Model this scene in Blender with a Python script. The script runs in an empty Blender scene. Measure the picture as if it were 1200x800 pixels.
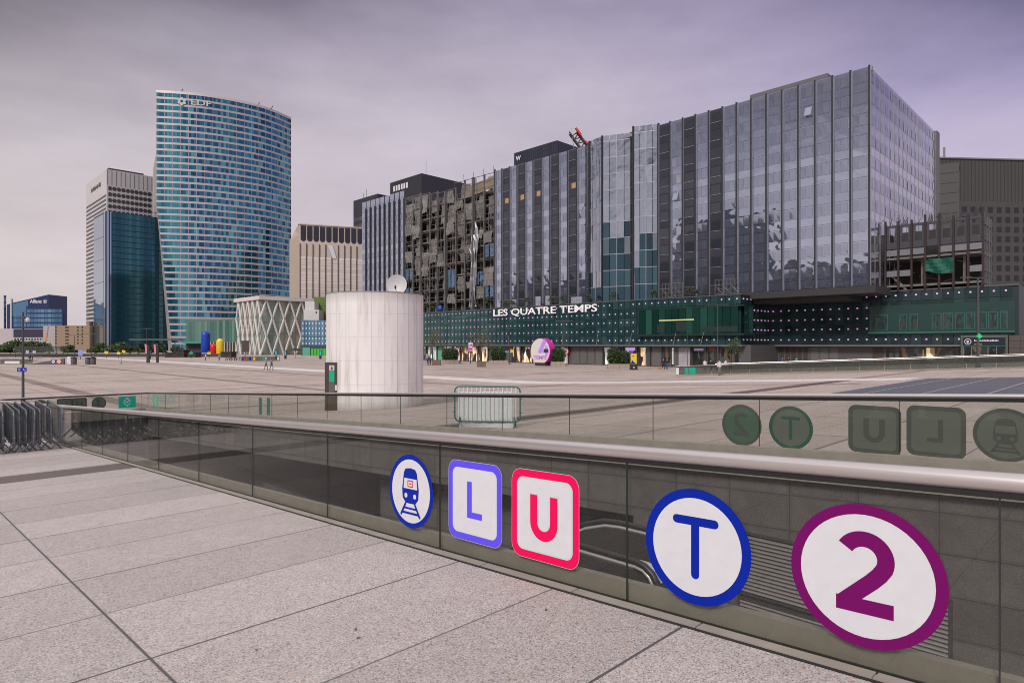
import bpy, math, random
from mathutils import Vector, Matrix
random.seed(11)
R = math.radians
F, HZ, CX, EYE = 745.0, 404.0, 600.0, 4.0
K = math.sqrt(0.5)
scene = bpy.context.scene
COL = scene.collection

# ------------------------------------------------------------------ places
# plan coordinates (t, s): two axes of the square, both at 45 degrees to the view
def gz(s):
    s = max(s, -20.0)
    a = 2.324 - 0.052*s
    return 0.5*(a + math.sqrt(a*a + 0.05))
def XY(t, s): return (K*(t - s), K*(t + s))
def P(t, s, z): return Vector((K*(t - s), K*(t + s), z))
def TS(x, y): return (K*(x + y), K*(y - x))
def ax(px): return (px - CX)/F
def at(px, Y, z=0.0): return Vector((ax(px)*Y, Y, z))
def hz(py, Y): return EYE + (HZ - py)*Y/F
def s_on(px, t): a = ax(px); return t*(1 - a)/(1 + a)
def t_on(px, s): a = ax(px); return s*(1 + a)/(1 - a)
def y_on(px, t): return t/(K*(1 + ax(px)))
def gnd(px, py):
    a = ax(px); Y = 60.0
    for i in range(60):
        z = gz(K*(1 - a)*Y)
        Yn = F*(EYE - z)/(py - HZ)
        Y = 0.5*Y + 0.5*Yn
    return Vector((a*Y, Y, gz(K*(1 - a)*Y)))
U1 = Vector((K, K, 0)); U2 = Vector((-K, K, 0)); UP = Vector((0, 0, 1))

# ------------------------------------------------------------------ materials
def _new(name):
    m = bpy.data.materials.new(name); m.use_nodes = True
    nt = m.node_tree
    return m, nt, nt.nodes['Principled BSDF'], nt.nodes['Material Output']
def N(nt, kind, **kw):
    n = nt.nodes.new(kind)
    for k, v in kw.items(): setattr(n, k, v)
    return n
def L(nt, a, b): nt.links.new(a, b)
def mth(nt, op, a, b=None, c=None):
    n = nt.nodes.new('ShaderNodeMath'); n.operation = op
    for i, v in enumerate((a, b, c)):
        if v is None: continue
        if isinstance(v, (int, float)): n.inputs[i].default_value = v
        else: nt.links.new(v, n.inputs[i])
    return n.outputs[0]
def mixc(nt, fac, a, b, mode='MIX'):
    n = nt.nodes.new('ShaderNodeMix'); n.data_type = 'RGBA'; n.blend_type = mode
    for i, v in ((0, fac), (6, a), (7, b)):
        if isinstance(v, (int, float)): n.inputs[i].default_value = v
        elif isinstance(v, tuple): n.inputs[i].default_value = (*v[:3], 1)
        else: nt.links.new(v, n.inputs[i])
    return n.outputs[2]
def noise(nt, scale, detail=3, vec=None, rough=0.55):
    n = nt.nodes.new('ShaderNodeTexNoise'); n.inputs['Scale'].default_value = scale
    n.inputs['Detail'].default_value = detail; n.inputs['Roughness'].default_value = rough
    if vec is not None: nt.links.new(vec, n.inputs['Vector'])
    return n.outputs['Fac']
def ramp(nt, fac, stops):
    n = nt.nodes.new('ShaderNodeValToRGB'); cr = n.color_ramp
    while len(cr.elements) > 1: cr.elements.remove(cr.elements[-1])
    for i, (p, c) in enumerate(stops):
        e = cr.elements[0] if i == 0 else cr.elements.new(p)
        e.position = p; e.color = (*c, 1)
    nt.links.new(fac, n.inputs[0]); return n.outputs[0]
def objvec(nt): return nt.nodes.new('ShaderNodeTexCoord').outputs['Object']
def M(name, col, rough=0.6, metal=0.0, var=0.15, scale=1.5, isl=0.0, bump=0.0, emit=None, es=0.0):
    m, nt, b, o = _new(name)
    v = objvec(nt)
    f = noise(nt, scale, 4, v)
    k = mth(nt, 'MULTIPLY_ADD', f, var*2, 1 - var)
    if isl:
        g = nt.nodes.new('ShaderNodeNewGeometry').outputs['Random Per Island']
        k = mth(nt, 'MULTIPLY', k, mth(nt, 'MULTIPLY_ADD', g, isl*2, 1 - isl))
    n = nt.nodes.new('ShaderNodeVectorMath'); n.operation = 'SCALE'
    n.inputs[0].default_value = col; nt.links.new(k, n.inputs['Scale'])
    L(nt, n.outputs[0], b.inputs['Base Color'])
    b.inputs['Roughness'].default_value = rough; b.inputs['Metallic'].default_value = metal
    if bump:
        bn = nt.nodes.new('ShaderNodeBump'); bn.inputs['Strength'].default_value = bump
        L(nt, noise(nt, scale*8, 3, v), bn.inputs['Height']); L(nt, bn.outputs[0], b.inputs['Normal'])
    if emit:
        b.inputs['Emission Color'].default_value = (*emit, 1); b.inputs['Emission Strength'].default_value = es
    return m
def FG(name, stops, metal=0.8, rough=0.05, wob=0.0, ws=0.25):
    """mirror-like facade glass, one tone per pane"""
    m, nt, b, o = _new(name)
    g = nt.nodes.new('ShaderNodeNewGeometry').outputs['Random Per Island']
    L(nt, ramp(nt, g, stops), b.inputs['Base Color'])
    b.inputs['Metallic'].default_value = metal; b.inputs['Roughness'].default_value = rough
    if wob:
        bn = nt.nodes.new('ShaderNodeBump'); bn.inputs['Strength'].default_value = wob; bn.inputs['Distance'].default_value = 0.3
        L(nt, noise(nt, ws, 2, objvec(nt)), bn.inputs['Height']); L(nt, bn.outputs[0], b.inputs['Normal'])
    return m
def clear_glass(name, tint, refl=1.0, haze=0.0, hazecol=(.5, .5, .5)):
    m, nt, b, o = _new(name); nt.nodes.remove(b)
    geo = nt.nodes.new('ShaderNodeNewGeometry')
    d = nt.nodes.new('ShaderNodeVectorMath'); d.operation = 'DOT_PRODUCT'
    L(nt, geo.outputs['Incoming'], d.inputs[0]); L(nt, geo.outputs['Normal'], d.inputs[1])
    c = mth(nt, 'ABSOLUTE', d.outputs['Value'])
    f = mth(nt, 'POWER', mth(nt, 'SUBTRACT', 1.0, c), 5.0)
    f = mth(nt, 'MULTIPLY', mth(nt, 'MULTIPLY_ADD', f, 0.96, 0.043), refl)
    f = mth(nt, 'MINIMUM', f, 1.0)
    tr = nt.nodes.new('ShaderNodeBsdfTransparent'); tr.inputs[0].default_value = (*tint, 1)
    gl = nt.nodes.new('ShaderNodeBsdfGlossy'); gl.inputs['Roughness'].default_value = 0.0
    base = tr.outputs[0]
    if haze:
        df = nt.nodes.new('ShaderNodeBsdfDiffuse'); df.inputs[0].default_value = (*hazecol, 1)
        mx = nt.nodes.new('ShaderNodeMixShader')
        L(nt, mth(nt, 'MULTIPLY', noise(nt, 3.0, 5, objvec(nt)), haze*2), mx.inputs[0])
        L(nt, base, mx.inputs[1]); L(nt, df.outputs[0], mx.inputs[2]); base = mx.outputs[0]
    mx = nt.nodes.new('ShaderNodeMixShader'); L(nt, f, mx.inputs[0]); L(nt, base, mx.inputs[1]); L(nt, gl.outputs[0], mx.inputs[2])
    L(nt, mx.outputs[0], o.inputs[0]); return m
def uv_out(nt):
    u = nt.nodes.new('ShaderNodeUVMap'); u.uv_map = 'ts'
    s = nt.nodes.new('ShaderNodeSeparateXYZ'); L(nt, u.outputs[0], s.inputs[0])
    return u.outputs[0], s.outputs[0], s.outputs[1]
def line(nt, x, period, off, half):      # 1 on a joint
    q = mth(nt, 'MODULO', mth(nt, 'ADD', x, -off + 5000*period), period)
    dd = mth(nt, 'MINIMUM', q, mth(nt, 'SUBTRACT', period, q))
    return mth(nt, 'LESS_THAN', dd, half)
def band(nt, x, a, b): return mth(nt, 'MULTIPLY', mth(nt, 'GREATER_THAN', x, a), mth(nt, 'LESS_THAN', x, b))

def paving():
    m, nt, b, o = _new('granite_paving')
    uv, t, s = uv_out(nt)
    vo = N(nt, 'ShaderNodeTexVoronoi'); vo.inputs['Scale'].default_value = 125; L(nt, uv, vo.inputs['Vector'])
    sep = N(nt, 'ShaderNodeSeparateColor'); L(nt, vo.outputs['Color'], sep.inputs[0])
    agg = ramp(nt, sep.outputs[0], [(0, (.17, .145, .14)), (.15, (.31, .27, .258)), (.4, (.425, .375, .358)), (.75, (.485, .43, .412)), (.93, (.60, .555, .535)), (.985, (.47, .30, .20))])
    n1 = noise(nt, 3.0, 6, uv, .7); n2 = noise(nt, .12, 5, uv, .6)
    k = mth(nt, 'MULTIPLY', mth(nt, 'MULTIPLY_ADD', n1, .30, .86), mth(nt, 'MULTIPLY_ADD', n2, .5, .76))
    # every slab its own tone
    ci = N(nt, 'ShaderNodeCombineXYZ')
    L(nt, mth(nt, 'FLOOR', mth(nt, 'DIVIDE', mth(nt, 'SUBTRACT', t, 1.17), 4.36)), ci.inputs[0])
    L(nt, mth(nt, 'FLOOR', mth(nt, 'DIVIDE', mth(nt, 'SUBTRACT', s, 4.26), 1.09)), ci.inputs[1])
    wn = N(nt, 'ShaderNodeTexWhiteNoise'); wn.noise_dimensions = '2D'; L(nt, ci.outputs[0], wn.inputs['Vector'])
    k = mth(nt, 'MULTIPLY', k, mth(nt, 'MULTIPLY_ADD', wn.outputs['Value'], .17, .915))
    n3 = mth(nt, 'SUBTRACT', noise(nt, 1.2, 4, uv, .7), .62)
    k = mth(nt, 'SUBTRACT', k, mth(nt, 'MULTIPLY', mth(nt, 'MAXIMUM', n3, 0), .9))
    sc = N(nt, 'ShaderNodeVectorMath'); sc.operation = 'SCALE'; L(nt, agg, sc.inputs[0]); L(nt, k, sc.inputs['Scale'])
    c = sc.outputs[0]
    # far part of the square: warmer, dusty, with stains
    far = mth(nt, 'MAXIMUM', mth(nt, 'GREATER_THAN', t, 10.6), mth(nt, 'GREATER_THAN', s, 37))
    st = noise(nt, .085, 6, uv, .72)
    warm = mixc(nt, 1.0, c, (1.02, .935, .875), 'MULTIPLY')
    c = mixc(nt, far, c, warm)
    stain = mth(nt, 'MULTIPLY', far, mth(nt, 'MULTIPLY', mth(nt, 'MAXIMUM', mth(nt, 'SUBTRACT', st, .54), 0), 3.2))
    c = mixc(nt, stain, c, (.16, .135, .125))
    dark = lambda f, cc, col: mixc(nt, f, cc, mixc(nt, 1.0, cc, col, 'MULTIPLY'))
    c = dark(mth(nt, 'MULTIPLY', band(nt, s, 13.98, 15.07), mth(nt, 'LESS_THAN', t, 49)), c, (.34, .31, .30))
    c = dark(mth(nt, 'MULTIPLY', band(nt, t, 11.3, 12.6), mth(nt, 'GREATER_THAN', s, 40)), c, (.55, .53, .52))
    c = dark(mth(nt, 'MULTIPLY', band(nt, t, 27.4, 28.3), mth(nt, 'GREATER_THAN', s, 15)), c, (.5, .48, .47))
    c = dark(mth(nt, 'MULTIPLY', band(nt, t, 40.4, 41.6), mth(nt, 'GREATER_THAN', s, 12)), c, (.6, .58, .57))
    c = dark(mth(nt, 'MULTIPLY', far, line(nt, s, 21.8, 15, .5)), c, (.6, .58, .57))
    wl = mth(nt, 'MULTIPLY', band(nt, t, 46.5, 50.5), mth(nt, 'GREATER_THAN', s, 11))
    c = mixc(nt, mth(nt, 'MULTIPLY', wl, .75), c, (.74, .70, .69))
    sl = mth(nt, 'MULTIPLY', band(nt, t, 27, 49), mth(nt, 'LESS_THAN', s, 10.2))
    slate = mixc(nt, mth(nt, 'MAXIMUM', line(nt, s, 2.2, 0, .05), line(nt, t, 2.2, 0, .05)), (.10, .10, .13), (.3, .29, .3))
    c = mixc(nt, sl, c, slate)
    gv = N(nt, 'ShaderNodeTexVoronoi'); gv.inputs['Scale'].default_value = 1.7; L(nt, uv, gv.inputs['Vector'])
    gs = N(nt, 'ShaderNodeSeparateColor'); L(nt, gv.outputs['Color'], gs.inputs[0])
    gum = mth(nt, 'MULTIPLY', mth(nt, 'LESS_THAN', gv.outputs['Distance'], mth(nt, 'MULTIPLY_ADD', gs.outputs[1], .03, .012)), mth(nt, 'LESS_THAN', gs.outputs[0], .45))
    c = dark(mth(nt, 'MULTIPLY', gum, .7), c, (.62, .6, .6))
    # joints
    j1 = mth(nt, 'MULTIPLY', line(nt, s, 2.18, 4.26, .010), .95)
    j2 = mth(nt, 'MULTIPLY', line(nt, s, 2.18, 5.35, .008), .75)
    j3 = mth(nt, 'MULTIPLY', line(nt, t, 4.36, 1.17, .009), .9)
    j4 = mth(nt, 'MULTIPLY', mth(nt, 'MULTIPLY', far, line(nt, s, 4.36, 4.26, .045)), .5)
    j5 = mth(nt, 'MULTIPLY', mth(nt, 'MULTIPLY', far, line(nt, t, 4.36, 1.17, .045)), .45)
    j = mth(nt, 'MAXIMUM', mth(nt, 'MAXIMUM', j1, j2), mth(nt, 'MAXIMUM', j3, mth(nt, 'MAXIMUM', j4, j5)))
    c = mixc(nt, j, c, (.075, .07, .07))
    L(nt, c, b.inputs['Base Color']); b.inputs['Roughness'].default_value = .72
    b.inputs['Specular IOR Level'].default_value = .35
    bn = N(nt, 'ShaderNodeBump'); bn.inputs['Strength'].default_value = .35; bn.inputs['Distance'].default_value = .006
    L(nt, mth(nt, 'SUBTRACT', sep.outputs[0], mth(nt, 'MULTIPLY', j, 2)), bn.inputs['Height']); L(nt, bn.outputs[0], b.inputs['Normal'])
    return m
def tiles(name, col, w=1.04, h=.58, oy=0.0):
    m, nt, b, o = _new(name)
    uv, x, y = uv_out(nt)
    ci = N(nt, 'ShaderNodeCombineXYZ')
    L(nt, mth(nt, 'FLOOR', mth(nt, 'DIVIDE', x, w)), ci.inputs[0]); L(nt, mth(nt, 'FLOOR', mth(nt, 'DIVIDE', mth(nt, 'SUBTRACT', y, oy), h)), ci.inputs[1])
    wn = N(nt, 'ShaderNodeTexWhiteNoise'); wn.noise_dimensions = '2D'; L(nt, ci.outputs[0], wn.inputs['Vector'])
    k = mth(nt, 'MULTIPLY', mth(nt, 'MULTIPLY_ADD', wn.outputs['Value'], .3, .85), mth(nt, 'MULTIPLY_ADD', noise(nt, 1.6, 6, uv, .75), 1.2, .4))
    k = mth(nt, 'MULTIPLY', k, mth(nt, 'MULTIPLY_ADD', noise(nt, 38, 3, uv, .8), 1.6, .2))
    sc = N(nt, 'ShaderNodeVectorMath'); sc.operation = 'SCALE'; sc.inputs[0].default_value = col; L(nt, k, sc.inputs['Scale'])
    # damp, dirty streaks creeping from the joints
    jw = mth(nt, 'MAXIMUM', line(nt, x, w, 0, .05), line(nt, y, h, oy, .04))
    c = mixc(nt, mth(nt, 'MULTIPLY', jw, .22), sc.outputs[0], (.05, .045, .04))
    j = mth(nt, 'MAXIMUM', line(nt, x, w, 0, .007), line(nt, y, h, oy, .007))
    c = mixc(nt, mth(nt, 'MULTIPLY', j, .8), c, (.03, .028, .025))
    L(nt, c, b.inputs['Base Color']); b.inputs['Roughness'].default_value = .55
    return m
def shop(name, cols, es, scale=1.3):
    """lit shop interior seen through its window: blurred stock and lamps"""
    m, nt, b, o = _new(name)
    v = objvec(nt)
    mp = N(nt, 'ShaderNodeMapping'); mp.inputs['Scale'].default_value = (1.6, 1.6, .55); L(nt, v, mp.inputs[0])
    vo = N(nt, 'ShaderNodeTexVoronoi'); vo.inputs['Scale'].default_value = scale; L(nt, mp.outputs[0], vo.inputs['Vector'])
    s = N(nt, 'ShaderNodeSeparateColor'); L(nt, vo.outputs['Color'], s.inputs[0])
    n = len(cols); c = ramp(nt, s.outputs[0], [(i/n, cc) for i, cc in enumerate(cols)])
    nt.nodes[-1].color_ramp.interpolation = 'CONSTANT'
    L(nt, c, b.inputs['Base Color']); L(nt, c, b.inputs['Emission Color']); b.inputs['Emission Strength'].default_value = es
    b.inputs['Roughness'].default_value = .15
    return m
def leaf(name, c1, c2):
    m, nt, b, o = _new(name)
    g = nt.nodes.new('ShaderNodeNewGeometry').outputs['Random Per Island']
    f = mth(nt, 'ADD', mth(nt, 'MULTIPLY', g, .6), mth(nt, 'MULTIPLY', noise(nt, 1.2, 2, objvec(nt)), .45))
    L(nt, mixc(nt, f, c1, c2), b.inputs['Base Color']); b.inputs['Roughness'].default_value = .6
    return m

m_pave = paving()
m_wall = tiles('granite_wall_tiles', (.115, .104, .096))
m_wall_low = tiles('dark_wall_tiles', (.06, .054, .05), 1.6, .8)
m_floor = M('stairwell_floor', (.05, .046, .043), .6, 0, .2, 1)
m_kerb = M('kerb_stone', (.25, .225, .18), .7, 0, .28, 4, bump=.2)
m_strip = M('edge_stone', (.30, .265, .23), .75, 0, .25, 5, bump=.2)
m_slot = M('drain_slot', (.02, .018, .016), .9)
m_steel = M('brushed_steel', (.62, .57, .55), .34, .75, .08, 3)
m_steel_dk = M('dark_steel', (.12, .115, .12), .4, .6)
m_galv = M('galvanised_steel', (.12, .126, .138), .42, .35, .3, 6, isl=.5)
m_railglass = clear_glass('balustrade_glass', (.88, .885, .87), .85, .006, (.45, .43, .39))
m_farglass = clear_glass('far_balustrade_glass', (.86, .88, .86), .7, .02, (.4, .4, .36))
m_joint = M('glass_edge', (.022, .035, .028), .3)
m_white = M('sign_white', (.66, .65, .67), .35, 0, .09, 9)
m_blue = M('sign_blue', (.003, .02, .33), .32, 0, .05)
m_violet = M('sign_violet', (.12, .085, .82), .32, 0, .05)
m_pink = M('sign_pink', (.83, .004, .10), .32, 0, .05)
m_purple = M('sign_purple', (.17, .004, .115), .32, 0, .05)
for _m, _c in ((m_blue, 0), (m_violet, 0), (m_pink, 0), (m_purple, 0), (m_white, 0)):
    _m.node_tree.nodes['Principled BSDF'].inputs['Specular IOR Level'].default_value = .12
m_mint = M('sign_mint_outline', (.45, .72, .62), .35, 0, .03)
m_back = M('sign_reverse', (.20, .205, .175), .5, 0, .1, 5)
m_back2 = M('sign_reverse_dark', (.125, .128, .115), .5, 0, .1, 5)
m_backg = M('sign_reverse_green', (.11, .19, .135), .5, 0, .1, 5)
m_teal = M('sign_teal', (.0, .35, .24), .4, 0, .05)
m_teal2 = M('sign_teal_pale', (.10, .36, .24), .4, 0, .05)  # slightly lighter, greyer teal than the bright sign
m_green_dk = M('sign_dark_green', (.05, .15, .11), .45)
m_black = M('matt_black', (.012, .012, .013), .5)
m_rubber = M('handrail_rubber', (.018, .017, .017), .4)
m_conc = M('pale_concrete', (.56, .51, .49), .75, 0, .1, .9, bump=.12)
m_bronze = M('bronze_panel', (.075, .055, .045), .4, .4)
m_grey = M('grey_metal', (.20, .19, .195), .5, .3)
m_greypan = M('grey_cladding', (.11, .105, .105), .5, .2, .1, .8)
m_dish = M('dish_grey', (.50, .48, .48), .5)
m_pole = M('lamp_post_paint', (.075, .075, .08), .45, .3)
m_leaf1 = leaf('hedge_leaves', (.012, .03, .008), (.06, .105, .025))
m_leaf2 = leaf('sapling_leaves', (.05, .045, .012), (.17, .15, .05))
m_leaf3 = leaf('tree_leaves', (.018, .035, .01), (.085, .12, .03))
m_bark = M('bark', (.09, .07, .055), .9)
m_planter = M('rust_planter', (.16, .105, .085), .8, 0, .25, 3)
m_stoneplanter = M('stone_planter', (.34, .27, .225), .8, 0, .2, 3)
m_yellow = M('sign_yellow', (.75, .50, .02), .5)
m_red = M('sign_red', (.6, .02, .02), .5)
m_dots = M('pink_facade_lamp', (.6, .36, .62), .5, emit=(.8, .38, .75), es=.42)
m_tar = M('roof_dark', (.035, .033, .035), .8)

# ------------------------------------------------------------------ mesh builder and scene tree
WM = {}
class MB:
    def __init__(self): self.v = []; self.f = []; self.mi = []; self.uv = {}
    def face(self, pts, mi=0, uv=None):
        i = len(self.v); self.v += [Vector(p) for p in pts]
        self.f.append(tuple(range(i, i + len(pts)))); self.mi.append(mi)
        if uv: self.uv[len(self.f) - 1] = uv
    def grid(self, rows, mi=0, closed=False):
        i = len(self.v); n = len(rows[0])
        for r in rows: self.v += [Vector(p) for p in r]
        for a in range(len(rows) - 1):
            for b in range(n if closed else n - 1):
                c = (b + 1) % n
                self.f.append((i + a*n + b, i + a*n + c, i + (a + 1)*n + c, i + (a + 1)*n + b)); self.mi.append(mi)
    def hexa(self, p, mi=0):             # 0-3 bottom, 4-7 top
        i = len(self.v); self.v += [Vector(q) for q in p]
        for q in ((3, 2, 1, 0), (4, 5, 6, 7), (0, 1, 5, 4), (1, 2, 6, 5), (2, 3, 7, 6), (3, 0, 4, 7)):
            self.f.append(tuple(i + k for k in q)); self.mi.append(mi)
    def box(self, c, sx, sy, sz, X=Vector((1, 0, 0)), Y=Vector((0, 1, 0)), Z=UP, mi=0):
        c = Vector(c); X = X*sx/2; Y = Y*sy/2; Z = Z*sz/2
        self.hexa([c - X - Y - Z, c + X - Y - Z, c + X + Y - Z, c - X + Y - Z, c - X - Y + Z, c + X - Y + Z, c + X + Y + Z, c - X + Y + Z], mi)
    def ts(self, t0, t1, s0, s1, z0, z1, mi=0):      # box on the grid of the square
        self.hexa([P(t0, s0, z0), P(t1, s0, z0), P(t1, s1, z0), P(t0, s1, z0), P(t0, s0, z1), P(t1, s0, z1), P(t1, s1, z1), P(t0, s1, z1)], mi)
    def slope(self, t0, t1, s0, s1, d0, d1, mi=0):   # the same, following the slope of the ground
        a, b = gz(s0), gz(s1)
        self.hexa([P(t0, s0, a + d0), P(t1, s0, a + d0), P(t1, s1, b + d0), P(t0, s1, b + d0), P(t0, s0, a + d1), P(t1, s0, a + d1), P(t1, s1, b + d1), P(t0, s1, b + d1)], mi)
    def tube(self, pts, r, n=8, mi=0, cap=True, r2=None):
        pts = [Vector(p) for p in pts]; rows = []; prev = None
        for k, p in enumerate(pts):
            if k == 0: d = pts[1] - p
            elif k == len(pts) - 1: d = p - pts[k - 1]
            else: d = (pts[k + 1] - p).normalized() + (p - pts[k - 1]).normalized()
            d.normalize()
            if prev is None:
                a = d.orthogonal().normalized()
                if abs(d.z) < .9: a = d.cross(UP).normalized()
            else: a = (prev - d*prev.dot(d)).normalized()
            prev = a; b = d.cross(a)
            rr = r if r2 is None else r + (r2 - r)*k/(len(pts) - 1)
            rows.append([p + (a*math.cos(2*math.pi*j/n) + b*math.sin(2*math.pi*j/n))*rr for j in range(n)])
        self.grid(rows, mi, True)
        if cap: self.face(rows[0][::-1], mi); self.face(rows[-1], mi)
    def ball(self, c, rx, ry, rz, n=10, m=6, mi=0):
        rows = []
        for a in range(m + 1):
            th = math.pi*a/m
            rows.append([(c[0] + rx*math.sin(th)*math.cos(2*math.pi*b/n), c[1] + ry*math.sin(th)*math.sin(2*math.pi*b/n), c[2] - rz*math.cos(th)) for b in range(n)])
        self.grid(rows, mi, True)
    def lathe(self, c, prof, n=24, mi=0):
        rows = [[(c[0] + r*math.cos(2*math.pi*b/n), c[1] + r*math.sin(2*math.pi*b/n), c[2] + z) for b in range(n)] for r, z in prof]
        self.grid(rows, mi, True)
    def prism(self, poly, O, X, Y, Z, d0, d1, mi=0):     # 2-D outline extruded along Z
        a = [O + X*u + Y*v + Z*d0 for u, v in poly]; b = [O + X*u + Y*v + Z*d1 for u, v in poly]
        self.face(b, mi); self.face(a[::-1], mi)
        for i in range(len(poly)):
            j = (i + 1) % len(poly); self.face([a[i], a[j], b[j], b[i]], mi)
    def ring(self, outer, inner, O, X, Y, Z, d, mi=0):
        for i in range(len(outer)):
            j = (i + 1) % len(outer)
            self.face([O + X*q[0] + Y*q[1] + Z*d for q in (outer[i], outer[j], inner[j], inner[i])], mi)
    def leaves(self, pts, size, mi=0):
        for p in pts:
            a = Vector((random.gauss(0, 1), random.gauss(0, 1), random.gauss(0, 1))).normalized(); b = a.orthogonal().normalized()
            s = size*random.uniform(.6, 1.35); p = Vector(p)
            self.face([p - a*s, p + b*s*.5, p + a*s, p - b*s*.5], mi)
    def build(self, name, mats, parent=None, smooth=False):
        if not isinstance(mats, (list, tuple)): mats = [mats]
        W = WM.get(parent.name, Matrix()) if parent else Matrix()
        Wi = W.inverted()
        me = bpy.data.meshes.new(name)
        me.from_pydata([tuple(Wi @ p) for p in self.v], [], self.f)
        for m in mats: me.materials.append(m)
        if len(mats) > 1: me.polygons.foreach_set('material_index', self.mi)
        if smooth: me.polygons.foreach_set('use_smooth', [True]*len(self.f))
        if self.uv:
            ul = me.uv_layers.new(name='ts')
            for pi, uv in self.uv.items():
                for k, li in enumerate(me.polygons[pi].loop_indices): ul.data[li].uv = uv[k]
        me.update()
        o = bpy.data.objects.new(name, me); COL.objects.link(o)
        if parent: o.parent = parent
        WM[o.name] = W
        return o
def thing(name, label, cat, loc=(0, 0, 0), rz=0.0, group=None):
    o = bpy.data.objects.new(name, None); COL.objects.link(o)
    o.empty_display_size = .2
    o.location = loc; o.rotation_euler = (0, 0, rz)
    WM[o.name] = Matrix.Translation(Vector(loc)) @ Matrix.Rotation(rz, 4, 'Z')
    o['label'] = label; o['category'] = cat
    if group: o['group'] = group
    return o
def tag(o, label, cat, group=None):
    o['label'] = label; o['category'] = cat
    if group: o['group'] = group
    return o
def struct(o): o['kind'] = 'structure'; return o
def copy_tree(o, loc=None, rz=None, label=None, parent=None):
    kids = [c for c in o.children]
    c = o.copy(); COL.objects.link(c)
    if parent: c.parent = parent
    for k in kids: copy_tree(k, parent=c)
    if loc is not None: c.location = loc
    if rz is not None: c.rotation_euler = (0, 0, rz)
    if label: c['label'] = label
    return c
def text(s, size, O, X, Y, mat, name, parent, bold=0.0, ext=.01, align='CENTER', width=None):
    cu = bpy.data.curves.new('t', 'FONT'); cu.body = s; cu.size = 1; cu.align_x = align; cu.align_y = 'CENTER'; cu.offset = bold; cu.resolution_u = 3
    cu.extrude = .001
    o = bpy.data.objects.new('t', cu); COL.objects.link(o)
    dg = bpy.context.evaluated_depsgraph_get()
    me = bpy.data.meshes.new_from_object(o.evaluated_get(dg))
    bpy.data.objects.remove(o)
    xs = [v.co.x for v in me.vertices]; w = max(xs) - min(xs)
    kx = size if width is None else width/w
    Z = X.cross(Y).normalized()
    Wi = (WM.get(parent.name, Matrix()) if parent else Matrix()).inverted()
    for v in me.vertices: v.co = Wi @ (O + X*(v.co.x*kx) + Y*(v.co.y*size) + Z*(ext if v.co.z > 0 else 0))
    me.materials.clear(); me.materials.append(mat); me.name = name
    ob = bpy.data.objects.new(name, me); COL.objects.link(ob); ob.parent = parent
    return ob

class Face:      # a facade plane: u along it, v up, w outwards
    def __init__(s, O, D, N_): s.O = Vector(O); s.D = Vector(D).normalized(); s.N = Vector(N_).normalized()
    def p(s, u, v, w=0.0): return s.O + s.D*u + UP*v + s.N*w
    def quad(s, mb, u0, u1, v0, v1, w=0.0, mi=0, jit=0.0):
        j = [random.uniform(-jit, jit) for _ in range(4)]
        mb.face([s.p(u0, v0, w + j[0]), s.p(u1, v0, w + j[1]), s.p(u1, v1, w + j[2]), s.p(u0, v1, w + j[3])], mi)
    def box(s, mb, u0, u1, v0, v1, w0, w1, mi=0):
        mb.hexa([s.p(u0, v0, w0), s.p(u1, v0, w0), s.p(u1, v0, w1), s.p(u0, v0, w1), s.p(u0, v1, w0), s.p(u1, v1, w0), s.p(u1, v1, w1), s.p(u0, v1, w1)], mi)
def many(name, jobs, mats, parent, limit=100):
    """jobs: (size, function filling an MB); the largest become parts, the rest one part"""
    jobs = sorted(jobs, key=lambda j: -j[0])
    for k, (sz, fn) in enumerate(jobs[:limit]):
        mb = MB(); fn(mb); mb.build(name, mats, parent)
    if len(jobs) > limit:
        mb = MB()
        for sz, fn in jobs[limit:]: fn(mb)
        o = mb.build(name, mats, parent); o['kind'] = 'stuff'
def block(mb, faces, mi=0):
    """closed prism from plan polygon"""
    poly, z0, z1 = faces
    n = len(poly)
    for i in range(n):
        a, b = poly[i], poly[(i + 1) % n]
        mb.face([(a[0], a[1], z0), (b[0], b[1], z0), (b[0], b[1], z1), (a[0], a[1], z1)], mi)
    mb.face([(q[0], q[1], z1) for q in poly], mi); mb.face([(q[0], q[1], z0) for q in poly][::-1], mi)

# ------------------------------------------------------------------ ground
T0, T1, S0, S1 = 3.95, 10.6, -3.0, 39.0          # the escalator well
def make_ground():
    mb = MB()
    ss = [-3000, -400, -60, -20] + [k*1.0 for k in range(-19, 60)] + [64, 70, 80, 100, 150, 300, 800, 3500]
    tt = [-3000, -300, -40, T0, T1, 40, 120, 400, 4000]
    for i in range(len(ss) - 1):
        for j in range(len(tt) - 1):
            a, b, c, d = ss[i], ss[i + 1], tt[j], tt[j + 1]
            if a >= S0 and b <= S1 and c >= T0 and d <= T1: continue
            mb.face([P(c, a, gz(a)), P(d, a, gz(a)), P(d, b, gz(b)), P(c, b, gz(b))], 0, [(c, a), (d, a), (d, b), (c, b)])
    struct(mb.build('ground', m_pave))
make_ground()

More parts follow.
